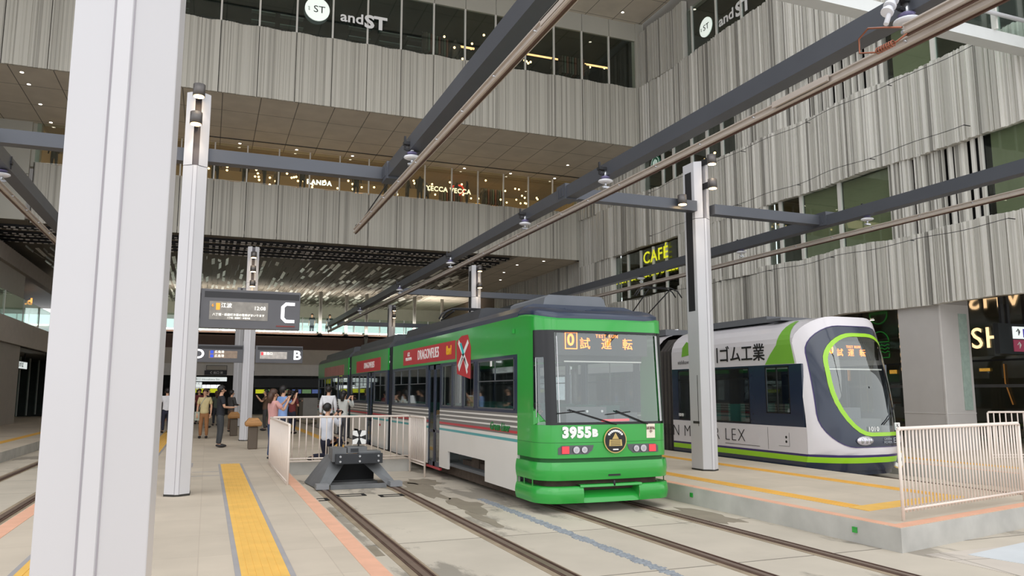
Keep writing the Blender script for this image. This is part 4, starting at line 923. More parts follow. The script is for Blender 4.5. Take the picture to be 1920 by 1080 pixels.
    for yy in (dr[0]-.1, dr[1]+.1): B().tube([(TX-.75, yy, .08), (TX-.75, yy, 2.6)], .018, 8).build('grab_pole', alu, tram)
    b = B()
    for (ya, yb) in ((cut[0]+.35, cut[0]+1.0), (cut[1]-1.0, cut[1]-.35)):
        for sx in (-1, 1): b.tube([(TX+sx*.76, (ya+yb)/2, .03), (TX+sx*.62, (ya+yb)/2, .03)], .3, 24)
    b.build('wheels', under_m, tram)
    b = B()
    for sx in (-1, 1): b.box(TX+sx*.95, TX+sx*.8, cut[0]+.3, cut[1]-.3, -.02, .18).box(TX+sx*.98, TX+sx*.85, (cut[0]+cut[1])/2-.22, (cut[0]+cut[1])/2+.22, -.1, .26)
    b.build('bogie', under_m, tram)
for (ya, yb) in ((21.75, 22.4), (28.55, 29.25)):
    b = B(); n = 7
    for i in range(n):
        y = ya+(yb-ya)*i/n; k = .03 if i % 2 else .0
        b.prism([(TX-HW+.06+k, -.1), (TX+HW-.06-k, -.1), (TX+HW-.06-k, 2.9), (TX+HW-.3, 3.02), (TX-HW+.3, 3.02), (TX-HW+.06+k, 2.9)], 1, y, y+(yb-ya)/n)
    b.build('bellows', mat('bellows_dark', (34, 38, 44), .7), tram)
# roof gear
b = B()
for (y0, y1) in ((14.9, 21.2), (22.8, 28.2), (29.6, 36.8)):
    b.prism([(TX-.98, 3.08), (TX-.92, 3.3), (TX-.8, 3.33), (TX+.8, 3.33), (TX+.92, 3.3), (TX+.98, 3.08)], 1, y0, y1)
b.build('roof_fairing', roofgrey, tram)
B().prism([(TX-.55, 3.1), (TX-.5, 3.3), (TX-.42, 3.35), (TX+.62, 3.35), (TX+.7, 3.3), (TX+.75, 3.1)], 1, 12.6, 14.3).build('air_conditioner', mat('ac_grey', (112, 116, 122), .5, .1), tram)
b = B()
for s in (-.35, .35): b.tube([(TX+s, 18.0, 3.38), (TX+s*.9, 19.9, 3.52)], .028, 8); b.tube([(TX+s*.9, 19.9, 3.52), (TX+s*1.2, 18.4, 3.62)], .022, 8)
for y in (18.3, 18.6): b.tube([(TX-.75, y, 3.42), (TX-.68, y, 3.56), (TX-.5, y, 3.66), (TX-.3, y, 3.68), (TX+.3, y, 3.68), (TX+.5, y, 3.66), (TX+.68, y, 3.56), (TX+.75, y, 3.42)], .022, 8)
b.box(TX-.5, TX+.5, 17.6, 20.2, 3.33, 3.4); b.build('pantograph', dark_m, tram)
# adverts along the cantrail
xs = TX-HW-.006
bn = B().box(xs, xs+.006, 15.75, 20.45, 2.3, 2.7).build('banner', ban_red, tram)
text('banner_text', 'DRAGONFLIES', .34, white_p, (xs-.004, 17.95, 2.5), '-x', bn, sx=.86, bold=.002); text('banner_small_text', '広島\nHIROSHIMA', .12, white_p, (xs-.004, 19.85, 2.51), '-x', bn); text('banner_numerals', '8:w1', .26, yel_p, (xs-.004, 16.2, 2.5), '-x', bn, sx=.8, bold=.012)
bn2 = B().box(xs, xs+.006, 23.4, 27.5, 2.26, 2.66).build('banner', ban_red, tram); text('banner_text', 'DRAGONFLIES', .28, white_p, (xs-.004, 25.2, 2.46), '-x', bn2, sx=.95)
B().box(xs, xs+.006, 30.2, 35.5, 2.26, 2.66).build('banner', mat('banner_faded', (176, 120, 112), .5, 0, .1), tram)
e = B().prism([(14.72, 1.86), (15.6, 1.98), (15.66, 2.66), (15.3, 2.76), (14.9, 2.76), (14.7, 2.5)], 0, xs-.002, xs+.004).build('team_emblem', ban_red, tram)
b = B(); xe = xs-.008
for (a, c2, w) in (((15.5, 2.65), (14.85, 2.1), .1), ((14.85, 2.62), (15.5, 2.12), .1), ((15.45, 2.05), (15.2, 2.3), .07), ((14.9, 1.98), (15.1, 2.3), .07)):
    d = Vector((c2[0]-a[0], c2[1]-a[1])).normalized(); n = Vector((-d.y, d.x))*w/2
    b.prism([(a[0]+n.x, a[1]+n.y), (a[0]-n.x, a[1]-n.y), (c2[0]-n.x, c2[1]-n.y), (c2[0]+n.x, c2[1]+n.y)], 0, xe, xe+.003)
b.build('emblem_cross', white_p, e)
B().prism([(15.4, 2.6), (15.3, 2.62), (15.1, 2.4), (15.2, 2.37)], 0, xe-.004, xe).build('emblem_accent', cyan_p, e)
text('liner_lettering', 'Green Liner', .2, mat('liner_green', (24, 120, 56), .4, 0, 0), (xs-.002, 13.05, .98), '-x', tram, sx=1.0, shear=.25, bold=.005)
text('car_number', '3955', .09, tramred, (xs, 23.3, .62), '-x', tram)
B().box(xs-.001, xs+.003, 13.45, 13.55, 2.07, 2.17).build('window_sticker', white_p, tram)
B().box(xs-.05, xs, 12.3, 12.36, 2.6, 2.68).build('door_button_lamp', green_m, tram)
# ---------------------------------------------------------------- white and navy tram
LX0, LX1 = 12.1, 14.58; LC = (LX0+LX1)/2; LH = (LX1-LX0)/2; LY = 12.72
lex = thing('tram', 'white and navy low-floor tram with lime lines, numbered 1010, beyond the right platform', 'tram', (LC, 22, GZ))
def ly(x, z):
    xn = abs((x-LC)/LH); rk = .5*max(0, (z-.5)/2.7)**1.8; bl = -.0
    return LY+.62*xn**3.2+rk+(.16*max(0, (.35-z)/.5)**1.5 if z < .35 else 0)
def rrect(x0, x1, z0, z1, rt, rb, n=8, rtz=None, rbz=None, rr=None):
    """closed outline, counter-clockwise from bottom left; the corners are elliptical"""
    rtz = rtz or rt; rbz = rbz or rb; P = []; rq = rr or rb; rqz = rr or rbz
    def arc(cx, cz, rx, rz, a0, a1):
        for i in range(n+1):
            a = a0+(a1-a0)*i/n; P.append((cx+rx*math.cos(a), cz+rz*math.sin(a)))
    arc(x0+rb, z0+rbz, rb, rbz, PI, 1.5*PI); arc(x1-rq, z0+rqz, rq, rqz, 1.5*PI, 2*PI)
    arc(x1-rt, z1-rtz, rt, rtz, 0, PI/2); arc(x0+rt, z1-rtz, rt, rtz, PI/2, PI)
    out = []
    for i in range(len(P)):
        a, c2 = P[i], P[(i+1) % len(P)]; m = 6 if (i % (n+1)) == n else 1
        for k in range(m): out.append((a[0]+(c2[0]-a[0])*k/m, a[1]+(c2[1]-a[1])*k/m))
    return out
def lring(b, A, C, mi=0, off=0, steps=3):
    n = len(A)
    vs = []
    for s in range(steps+1):
        for i in range(n):
            x = A[i][0]+(C[i][0]-A[i][0])*s/steps; z = A[i][1]+(C[i][1]-A[i][1])*s/steps; vs.append((x, ly(x, z)-off, z))
    b.add(vs, [(s*n+i, s*n+(i+1) % n, (s+1)*n+(i+1) % n, (s+1)*n+i) for s in range(steps) for i in range(n)], mi, True)
C0 = rrect(LX0, LX1, .27, 3.27, .78, .02, rtz=.62)
C1 = rrect(LX0+.14, LX1-.06, .44, 3.05, .72, .62, rtz=.6, rbz=.7, rr=.1)
C2 = rrect(LX0+.36, LX1-.1, .66, 2.9, .8, .8, rtz=.65, rbz=1.15, rr=.28)
C3 = rrect(LX0+.44, LX1-.17, .74, 2.82, .75, .75, rtz=.6, rbz=1.1, rr=.24)
b = B(); lring(b, C0, C1); b.build('nose_shell', lexwhite, lex)
b = B(); lring(b, C1, C2); b.build('nose_mask', lexnavy, lex)
b = B(); lring(b, C2, C3, off=.012); b.build('lime_ring', lime_m, lex)
zc = 1.7; 
C3b = [(LC+.06+(x-LC-.06)*.02, zc+(z-zc)*.02) for x, z in C3]
b = B(); lring(b, C3, C3b, steps=10); b.build('windscreen', g_wind, lex)
C1o = rrect(LX0+.125, LX1-.05, .425, 3.065, .73, .63, rtz=.61, rbz=.71, rr=.11)
b = B(); lring(b, C1o, C1, off=.01, steps=1); b.build('purple_line', lexpurple, lex)
# side quarter glass ahead of the body
b = B()
def lband(z0, z1, mi, off=0, bb=None):
    bb.grid(lambda s, t: (LX0+(LX1-LX0)*s, ly(LX0+(LX1-LX0)*s, z0+(z1-z0)*t)-off, z0+(z1-z0)*t), 30, 2, mi)
lband(.22, .27, 1, 0, b); lband(.10, .22, 2, 0, b); lband(-.06, .10, 3, 0, b); lband(-.16, -.06, 3, -.04, b)
b.build('front_skirt', [lexwhite, lexpurple, lime_m, lexnavy], lex)
# body shell: superellipse-cornered section swept back
def lexbody(y0, y1, first=False):
    for sx, x in ((-1, LX0), (1, LX1)):
        i = x-sx*.05
        ys = (lambda z: ly(LX0, z)) if first else (lambda z: y0)
        b = B()
        for (z0, z1, mi) in ((-.16, .1, 3), (.1, .22, 2), (.22, .27, 1), (.27, .84, 0), (2.22, 2.7, 0)):
            P = [(ys(z0), z0), (y1, z0), (y1, z1), (ys(z1), z1)]
            b.prism(P, 0, x, i, mi)
        # upper corner curve to the roof
        for k in range(6):
            a0 = PI/2*k/6; a1 = PI/2*(k+1)/6
            p0 = (x-sx*.78*(1-math.cos(a0)), 2.65+.62*math.sin(a0)); p1 = (x-sx*.78*(1-math.cos(a1)), 2.65+.62*math.sin(a1))
            yy0 = ly(p0[0], p0[1]) if first else y0; yy1 = ly(p1[0], p1[1]) if first else y0
            b.quad((p0[0], yy0, p0[1]), (p0[0], y1, p0[1]), (p1[0], y1, p1[1]), (p1[0], yy1, p1[1]), 0)
        b.build('body_side', [lexwhite, lexpurple, lime_m, lexnavy], lex)
        wins = [(13.82, 14.62, 1.12, 2.18), (15.2, 16.6, .86, 2.18), (16.9, 18.2, .86, 2.18)] if first else [(y0+.35, y0+1.6, .86, 2.18), (y0+1.9, y1-.4, .86, 2.18)]
        b = B(); e = ys(1.5) if first else y0
        for (w0, w1, z0, z1) in wins:
            b.box(x, i, e, w0, .84, 2.22); b.box(x, i, w0, w1, .84, z0); b.box(x, i, w0, w1, z1, 2.22); e = w1
        b.box(x, i, e, y1, .84, 2.22); b.build('window_band', lexnavy, lex)
        for (w0, w1, z0, z1) in wins:
            w = B().box(x-sx*.01, x-sx*.02, w0, w1, z0, z1).build('window', g_tram, lex)
            f = B()
            for q in (w0, (w0+w1)/2, w1-.03) if w1-w0 < 1 else (w0, w1-.03): f.box(x+sx*.003, x-sx*.01, q, q+.03, z0, z1)
            f.box(x+sx*.003, x-sx*.01, w0, w1, z0, z0+.03).box(x+sx*.003, x-sx*.01, w0, w1, z1-.03, z1)
            if w1-w0 > 1: f.box(x+sx*.003, x-sx*.01, w0, w1, 1.9, 1.94)
            f.build('window_frame', frame_k, w)
    b = B(); xa, xb = LX0+.78, LX1-.78
    b.quad((xa, ly(xa, 3.27) if first else y0, 3.27), (xb, ly(xb, 3.27) if first else y0, 3.27), (xb, y1, 3.27), (xa, y1, 3.27)); b.build('roof', lexwhite, lex)
    ys = 13.6 if first else y0
    B().box(LX0+.05, LX1-.05, ys, y1, .05, .1).build('floor', interior_d, lex); B().box(LX0+.1, LX1-.1, ys, y1, 2.55, 2.58).build('ceiling_panel', interior_l, lex)
    B().box(LC-.5, LC-.35, ys+.3, y1-.3, 2.52, 2.55).build('cabin_fill_lamp', cove_m, lex); B().box(LC+.35, LC+.5, ys+.3, y1-.3, 2.52, 2.55).build('cabin_fill_lamp', cove_m, lex)
    B().box(LX0+.15, LX1-.15, ys, y1, -.2, .05).build('underframe', under_m, lex)
    b = B(); y = ys+1.5
    while y < y1-.5:
        for s in (-1, 1): b.box(LC+s*1.1, LC+s*.68, y, y+.12, .45, 1.3); b.box(LC+s*1.1, LC+s*.68, y, y+.5, .42, .52)
        y += 1.0
    b.build('seats', seat_g, lex)
lexbody(13.5, 18.5, True); lexbody(19.25, 24.4); lexbody(25.1, 30)
for (ya, yb) in ((18.5, 19.25), (24.4, 25.1)):
    b = B(); n = 8
    for i in range(n):
        y = ya+(yb-ya)*i/n; k = .05 if i % 2 else .0
        b.prism([(LX0+.05+k, -.1), (LX1-.05-k, -.1), (LX1-.05-k, 2.75), (LX1-.4, 3.1), (LX0+.4, 3.1), (LX0+.05+k, 2.75)], 1, y, y+(yb-ya)/n)
    b.build('bellows', mat('bellows_brown', (70, 66, 64), .6), lex)
for x in (LX0+.25, LX0+.3): pass
b = B().box(LC-.8, LC+.8, 15.0, 18.0, 3.27, 3.42).box(LC-.7, LC+.7, 19.6, 24, 3.27, 3.45).box(LC-.9, LC+.2, 14.4, 14.9, 3.27, 3.33); b.build('roof_units', mat('roof_unit_grey', (104, 106, 110), .5), lex)
b = B()
for s in (-.3, .3): b.tube([(LC+s, 21.2, 3.4), (LC+s, 22.4, 4.1)], .025, 8); b.tube([(LC+s, 22.4, 4.1), (LC+s*1.3, 21.0, 4.85)], .02, 8)
for s in (-1, 1): b.tube([(LC, 21.0, 4.92), (LC+s*.45, 21.0, 4.92), (LC+s*.7, 21.0, 4.82), (LC+s*.85, 21.0, 4.62)], .02, 8); b.tube([(LC, 21.25, 4.92), (LC+s*.45, 21.25, 4.92), (LC+s*.65, 21.25, 4.84), (LC+s*.78, 21.25, 4.66)], .02, 8)
b.build('pantograph', dark_m, lex)
xl = LX0-.006
b = B(); b.prism([(13.62, 2.23), (14.6, 2.23), (14.42, 2.45), (14.2, 2.66), (13.72, 2.66)], 0, xl, xl+.005)
vs = []
for k in range(7):
    a = PI/2*k/6*.72; x = LX0+.78*(1-math.cos(a))-.006; z = 2.65+.62*math.sin(a)+.004; vs.append((x, 13.72+.03*k, z)); vs.append((x, 14.2-.03*k, z))
b.add(vs, [(2*k, 2*k+1, 2*k+3, 2*k+2) for k in range(6)]); b.build('green_patch', lexgreen, lex)
text('company_lettering', '西川ゴム工業', .43, black_p, (xl-.003, 15.9, 2.5), '-x', lex, sx=1.02, bold=.004)
text('company_small_text', 'nishikawa', .15, mat('ink_grey', (120, 120, 120)), (xl-.003, 17.9, 2.4), '-x', lex)
B().prism([(17.55, 2.6), (18.0, 2.55), (17.95, 2.8), (17.75, 2.95), (17.6, 2.9)], 0, xl-.001, xl+.004).build('leaf_logo', lexgreen, lex)
text('model_lettering', 'GREEN MOVER LEX', .44, black_p, (xl-.003, 15.4, .55), '-x', lex, sx=1.0, bold=-.011, align='RIGHT', sp=1.15)
text('car_number', '1010', .12, white_p, (xl-.003, 18.1, .98), '-x', lex)
b = B().box(xl, xl+.003, 13.9, 14.25, .40, .405).box(xl, xl+.003, 13.9, 13.905, .4, .7).box(xl, xl+.003, 14.6, 14.605, .3, .8).box(xl, xl+.003, 14.9, 16.2, .34, .35).tube([(xl, 14.0, .6), (xl+.004, 14.0, .6)], .03, 10).tube([(xl, 14.0, .5), (xl+.004, 14.0, .5)], .03, 10); b.build('access_panel', black_p, lex)
# nose details
def lp(x, z, o=.012): return (x, ly(x, z)-o, z)
text('nose_number', '1010', .14, white_p, lp(13.32, .81, .03), parent=lex, sx=1.1)
text('nose_lettering', 'LEX', .17, mat('letter_silver', (170, 176, 184), .3, .5), lp(14.02, .555, .02), parent=lex, sx=1.1, bold=-.002); text('nose_small_text', 'GREEN\nMOVER', .07, mat('letter_silver', (170, 176, 184)), lp(13.72, .56, .02), parent=lex)
for (x, rx) in ((13.13-.04, .23), (14.42, .14)):
    hp2 = B().ell(lp(x, .57, .0), (rx, .06, .1), 20, 8).build('headlight', headl, lex)
    for k in (-1, 0, 1): B().ell(lp(x+k*rx*.5, .57, .045), (.04, .03, .06), 10, 6).build('lens', silver, hp2)
c = Vector(lp(14.36, .12, .03)); em = B().tube([c, c+Vector((0, -.02, 0))], .2, 30).build('round_emblem', gold_p, lex)
B().tube([c, c+Vector((0, -.024, 0))], .17, 30).build('emblem_face', mat('emblem_white2', (226, 226, 220)), em); B().tube([c, c+Vector((0, -.028, 0))], .09, 24).build('emblem_core', mat('emblem_grey', (90, 96, 96)), em); text('emblem_text', '8', .13, white_p, c+Vector((0, -.03, 0)), parent=em)
b = B().box(LX0+.55, LX1-.22, 13.42, 13.5, 2.32, 2.74); dp = b.build('display_box', led_k, lex)
text('display_digit', '0', .24, led_m, (12.95, 13.4, 2.53), parent=dp, bold=.006)
for ch, x in (('試', 13.2), ('運', 13.52), ('転', 13.86)): text('display_character', ch, .18, led_m, (x, 13.4, 2.47), parent=dp)
text('display_small_text', 'TEST RUN', .08, led_m, (13.6, 13.4, 2.61), parent=dp, sp=1.2)
B().box(12.75, 14.3, 13.3, 13.33, 2.09, 2.12).build('visor_bar', alu, lex)
B().box(12.7, 14.3, 13.4, 13.9, .6, 1.0).box(13.1, 13.75, 13.45, 13.75, 1.0, 1.25).build('dashboard', interior_d, lex)
B().tube([lp(13.62, .9, .03), lp(13.9, 1.08, .04), lp(14.3, 1.32, .04)], .012, 6).build('wiper', rubber, lex)
text('wheelchair_mark', '♿', .16, white_p, lp(14.26, .84, .03), parent=lex)
for x in (12.9, 13.4, 13.95): B().tube([(x, 14.6, .1), (x, 14.6, 2.5)], .016, 8).build('grab_pole', pole_y, lex)
# ---------------------------------------------------------------- railings, buffer stop, posts
def fence(name, label, p0, p1, z0, h, pitch=.14, ends=True, feet=0, rbot=.1, bw=.014, groupless=None):
    p0 = Vector((*p0, z0)); p1 = Vector((*p1, z0)); L = (p1-p0).length; d = (p1-p0)/L
    r = thing(name, label, 'railing', tuple((p0+p1)/2))
    up = Vector((0, 0, 1))
    def bar(nm, pts, rad, n=8): return B().tube(pts, rad, n).build(nm, fence_m, r)
    bar('top_rail', [p0+up*(h-.03), p0+up*(h-.003)+d*.03, p1+up*(h-.003)-d*.03, p1+up*(h-.03)], .024, 10)
    bar('bottom_rail', [p0+up*rbot, p1+up*rbot], .017)
    if pitch > .1: bar('bottom_rail', [p0+up*(rbot-.06), p1+up*(rbot-.06)], .014)
    bar('post', [p0+up*(-feet), p0+up*(h-.02)], .022); bar('post', [p1+up*(-feet), p1+up*(h-.02)], .022)
    n = int(L/pitch); me = None
    for i in range(1, n):
        q = p0+d*(L*i/n)
        if me is None:
            o = bar('baluster', [q+up*(rbot-.04), q+up*(h-.01)], bw, 6); me = o; q0 = q
        else:
            c = me.copy(); COL.objects.link(c); c.parent = r; c.location = me.location+(q-q0)
    return r
fence('railing', 'cream railing running along the left platform edge toward the camera', (1.38, 18.4), (1.38, 14.15), 0, 1.03, .14, rbot=.05)
fence('railing', 'cream railing across the platform end behind the buffer stop', (1.42, 18.45), (4.6, 18.45), 0, 1.03, .145, rbot=.09)
fence('railing', 'short cream railing returning beside the green tram', (4.6, 18.35), (4.6, 17.0), 0, 1.03, .11, feet=.28, rbot=.03)
fence('railing', 'long white railing across the end of the right platform', (8.18, 7.42), (11.35, 8.1), 0, 1.14, .085, rbot=.14, bw=.012)
fence('railing', 'farther white railing at the right edge, beyond the white tram track', (17.6, 13.3), (22.5, 12.2), 0, 1.12, .16, rbot=.1)
# red and white barrier boards behind the far railing
for k in range(3):
    r = thing('barrier', ['red and white barrier board behind the far railing, nearest the pillar', 'middle red and white barrier board behind the far railing', 'red and white barrier board at the right picture edge'][k], 'barrier', (17.9+k*.95, 11.9, 0))
    b = B(); x = 17.5+k*.95
    for i in range(9): b.box(x+.09*i, x+.09*i+.06, 11.88, 11.92, .06, .45, i % 2)
    b.box(x, x+.8, 11.88, 11.92, .72, .8, 0).box(x, x+.8, 11.88, 11.92, .5, .56, 1); b.build('striped_panel', [mat('barrier_red', (226, 70, 58), .5), white_p], r)
    B().box(x-.02, x+.02, 11.86, 11.94, 0, .85).build('post', white_p, r); B().box(x+.78, x+.82, 11.86, 11.94, 0, .85).build('post', white_p, r)
# buffer stop
bs = thing('buffer_stop', 'dark grey steel buffer stop at the end of the left track', 'buffer stop', (2.9, 16.4, GZ))
bm_ = mat('buffer_grey', (116, 118, 120), .5, .2, .15, 3, bump=.2); bd = mat('buffer_dark', (58, 60, 64), .45, .3, .1)
for s in (-1, 1):
    cx = 2.88
    p = [Vector((cx+s*.80, 15.6, GZ+.02)), Vector((cx+s*.60, 15.6, GZ+.02)), Vector((cx+s*.10, 16.35, .24)), Vector((cx+s*.40, 16.35, .30))]
    vs = [tuple(q) for q in p]+[tuple(q+Vector((0, .12, .02))) for q in p]
    B().add(vs, [(0, 1, 2, 3), (7, 6, 5, 4), (0, 4, 5, 1), (1, 5, 6, 2), (2, 6, 7, 3), (3, 7, 4, 0)]).build('inclined_plate', bm_, bs)
    q = [Vector((cx+s*.80, 15.6, GZ+.02)), Vector((cx+s*.90, 16.9, GZ+.02)), Vector((cx+s*.46, 16.9, .30)), Vector((cx+s*.40, 16.35, .30))]
    vs = [tuple(v) for v in q]+[tuple(v+Vector((-s*.03, 0, -.02))) for v in q]
    B().add(vs, [(0, 1, 2, 3), (7, 6, 5, 4), (0, 4, 5, 1), (1, 5, 6, 2), (2, 6, 7, 3), (3, 7, 4, 0)]).build('side_plate', bm_, bs)
    B().prism([(cx+s*.84, 15.42), (cx+s*.6, 15.42), (cx+s*.6, 15.66), (cx+s*.84, 15.66)], 2, GZ+.022, GZ+.12).build('rail_shoe', mat('buffer_light', (150, 152, 156), .5, .2), bs)
B().box(2.35, 3.4, 16.3, 17.6, GZ, GZ+.05).box(2.32, 3.42, 15.5, 15.56, GZ+.004, GZ+.09).build('base_frame', bm_, bs)
B().box(2.35, 3.4, 16.7, 16.75, GZ+.05, .1).build('rear_plate', rubber, bs)
B().box(2.47, 3.42, 15.92, 16.02, .16, .36).build('impact_beam', bd, bs, bevel=.005)
b = B()
for x in (2.56, 2.95, 3.33):
    for z in (.21, .31): b.tube([(x, 15.92, z), (x, 15.9, z)], .022, 12)
b.build('bolts', silver, bs)
B().prism([(2.42, 16.04), (2.70, 16.04), (2.66, 16.6), (2.42, 16.6)], 2, .2, .47).build('side_block', bm_, bs)
B().box(2.72, 3.12, 16.04, 16.5, .36, .49).box(2.95, 3.4, 16.02, 16.4, .34, .40).build('head_block', bm_, bs, bevel=.01)
B().box(2.78, 2.94, 16.03, 16.04, .39, .46).build('recess', bd, bs)
B().box(2.93, 2.96, 16.06, 16.09, .5, .58).build('sign_stalk', dark_m, bs)
sg = B().box(2.81, 3.09, 16.04, 16.06, .54, .82).build('track_end_sign', black_p, bs)
b = B(); cz = .68; cx = 2.95
for a in (45, 135, 225, 315):
    a = math.radians(a); pts = []
    sx, sz = (1 if math.cos(a) > 0 else -1), (1 if math.sin(a) > 0 else -1)
    P = [(cx+sx*.012, cz+sz*.03), (cx+sx*.03, cz+sz*.012), (cx+sx*.136, cz+sz*.05), (cx+sx*.136, cz+sz*.136), (cx+sx*.05, cz+sz*.136)]
    b.prism(P, 1, 16.035, 16.04)
b.build('sign_cross', white_p, sg)
# wooden-topped posts
def woodpost(x, y, label):
    r = thing('bollard', label, 'bollard', (x, y, 0), None)
    B().prism([(x-.13, y-.13), (x+.13, y-.13), (x+.13, y+.13), (x-.13, y+.13)], 2, 0, .64).build('shaft', mat('bollard_brown', (96, 84, 72), .6, .1), r, bevel=.03)
    w = mat('bollard_wood', (168, 122, 72), .55, 0, .18, 5, stretch=(1, 1, 6)); vs = []
    for (k, z) in ((.20, .64), (.225, .68), (.225, .74), (.12, .87)): vs += [(x-k, y-k, z), (x+k, y-k, z), (x+k, y+k, z), (x-k, y+k, z)]
    f = [(0, 3, 2, 1), (12, 13, 14, 15)]+[(4*j+i, 4*j+(i+1) % 4, 4*j+4+(i+1) % 4, 4*j+4+i) for j in range(3) for i in range(4)]
    B().add(vs, f).build('wooden_top', w, r)
woodpost(1.27, 23.3, 'wooden-topped post in front of the grey column under the C sign'); woodpost(.98, 30.5, 'farther wooden-topped post left of the grey column')
# ---------------------------------------------------------------- platform signs
def psign(label, x0, x1, y, z0, z1, letter, left, kind):
    r = thing('platform_sign', label, 'sign', ((x0+x1)/2, y+.1, z0))
    hs = mat('sign_grey', (88, 88, 92), .45, .1); B().box(x0, x1, y, y+.16, z0, z1).build('housing', hs, r, bevel=.008)
    B().box(x0+.06, x1-.02, y-.004, y, z1-.14, z1-.04).build('upper_slot', dark_m, r)
    w = x1-x0; lx = x0+.19 if left else x1-.19
    cz = (z0+z1)/2-.03
    if letter == 'C':
        pc = [(lx+.1, y-.01, cz+.19), (lx-.05, y-.01, cz+.19), (lx-.12, y-.01, cz+.12), (lx-.12, y-.01, cz-.12), (lx-.05, y-.01, cz-.19), (lx+.1, y-.01, cz-.19)]
        B().prism([(lx+.1, cz+.17), (lx-.05, cz+.17), (lx-.12, cz+.10), (lx-.12, cz-.10), (lx-.05, cz-.17), (lx+.1, cz-.17), (lx+.1, cz-.12), (lx-.03, cz-.12), (lx-.065, cz-.085), (lx-.065, cz+.085), (lx-.03, cz+.12), (lx+.1, cz+.12)], 1, y-.012, y).build('letter', mat('letter_lit', (250, 250, 252), emit=.9, var=0), r)
    else: text('letter', letter, .42, mat('letter_lit', (250, 250, 252), emit=.9, var=0), (lx, y-.008, (z0+z1)/2-.03), parent=r, bold=.012, sx=1.1)
    sc0, sc1 = (x0+.5, x1-.18) if left else (x0+.14, x1-.52)
    s = B().box(sc0, sc1, y-.006, y, z0+.14, z1-.2).build('screen', mat('screen_'+kind[0], kind[1], .3, 0, .3, 9, emit=.35), r)
    return r, s, sc0, sc1, y
txw = mat('screen_text', (250, 248, 240), emit=1, var=0); ora = mat('screen_orange', (224, 150, 50), emit=.8, var=0)
r, s, a, c2, y = psign('large dark C platform sign on the second white column', -.17, 1.4, 13.35, 2.63, 3.27, 'C', False, ('grey', (120, 116, 110)))
text('screen_text', '江波', .085, txw, (a+.26, y-.012, 3.0), parent=s); text('screen_time', '12:08', .085, txw, (c2-.13, y-.012, 2.97), parent=s); text('screen_line', '八丁堀・紙屋町方面の電車がまいります', .045, txw, ((a+c2)/2, y-.012, 2.85), parent=s); text('screen_line', '八丁堀・紙屋町・本通方面', .03, txw, ((a+c2)/2, y-.012, 2.8), parent=s)
B().box(a+.1, a+.16, y-.012, y-.006, 2.93, 3.04).build('route_badge', ora, s); text('screen_mark', '6', .07, ora, (a+.05, y-.012, 3.0), parent=s)
B().box(1.02, 1.32, y-.01, y, 2.68, 2.7).build('red_underline', mat('line_dark_red', (120, 50, 46), .5), r)
B().box(-.2, -.12, 13.4, 13.5, 2.8, 3.2).build('bracket', dark_m, r)
r, s, a, c2, y = psign('D platform sign left of the grey column', -.5, 1.06, 27.25, 2.57, 3.15, 'D', True, ('brown', (130, 112, 96)))
for k in (0, 1): B().box(a+.04, a+.14, y-.012, y-.006, 2.73+.13*k, 2.83+.13*k).build('route_badge', mat('badge_blue', (50, 80, 200), emit=.6, var=0), s); text('screen_text', '広島港', .1, txw, (a+.32, y-.012, 2.78+.13*k), parent=s)
r, s, a, c2, y = psign('B platform sign right of the grey column', 1.46, 3.0, 27.25, 2.57, 3.15, 'B', False, ('grey2', (170, 164, 158)))
text('screen_text', '宮島口', .1, txw, (a+.26, y-.012, 2.88), parent=s); B().box(a+.04, a+.1, y-.012, y-.006, 2.83, 2.93).build('route_badge', led_r, s)
# ---------------------------------------------------------------- people
skin_m = mat('skin', (206, 160, 132), .55, 0, .03); hair_k = mat('hair_black', (30, 26, 26), .5, 0, .1); hair_b = mat('hair_brown', (72, 48, 36), .5, 0, .1); shoe_m = mat('shoe_dark', (36, 34, 36), .5)
phone_m = mat('phone_black', (20, 20, 24), .2)
def cloth(n, c): return mat('cloth_'+n, c, .85, 0, .08, 6)
def skinmesh(name, nodes, edges, m, parent, sub=2, root=0):
    me = bpy.data.meshes.new(name); ks = list(nodes); idx = {k: i for i, k in enumerate(ks)}
    me.from_pydata([nodes[k][0] for k in ks], [(idx[a], idx[b2]) for a, b2 in edges], [])
    me.materials.append(m); o = bpy.data.objects.new(name, me); COL.objects.link(o); o.parent = parent
    s = o.modifiers.new('skin', 'SKIN'); s.use_smooth_shade = True
    if not me.skin_vertices: me.attributes
    sv = me.skin_vertices[0].data
    for k in ks:
        r = nodes[k][1]; sv[idx[k]].radius = (r, r) if not isinstance(r, tuple) else r; sv[idx[k]].use_root = False
    sv[root].use_root = True
    d = o.modifiers.new('sub', 'SUBSURF'); d.levels = sub; d.render_levels = sub
    return o
def V(*a): return Vector(a)
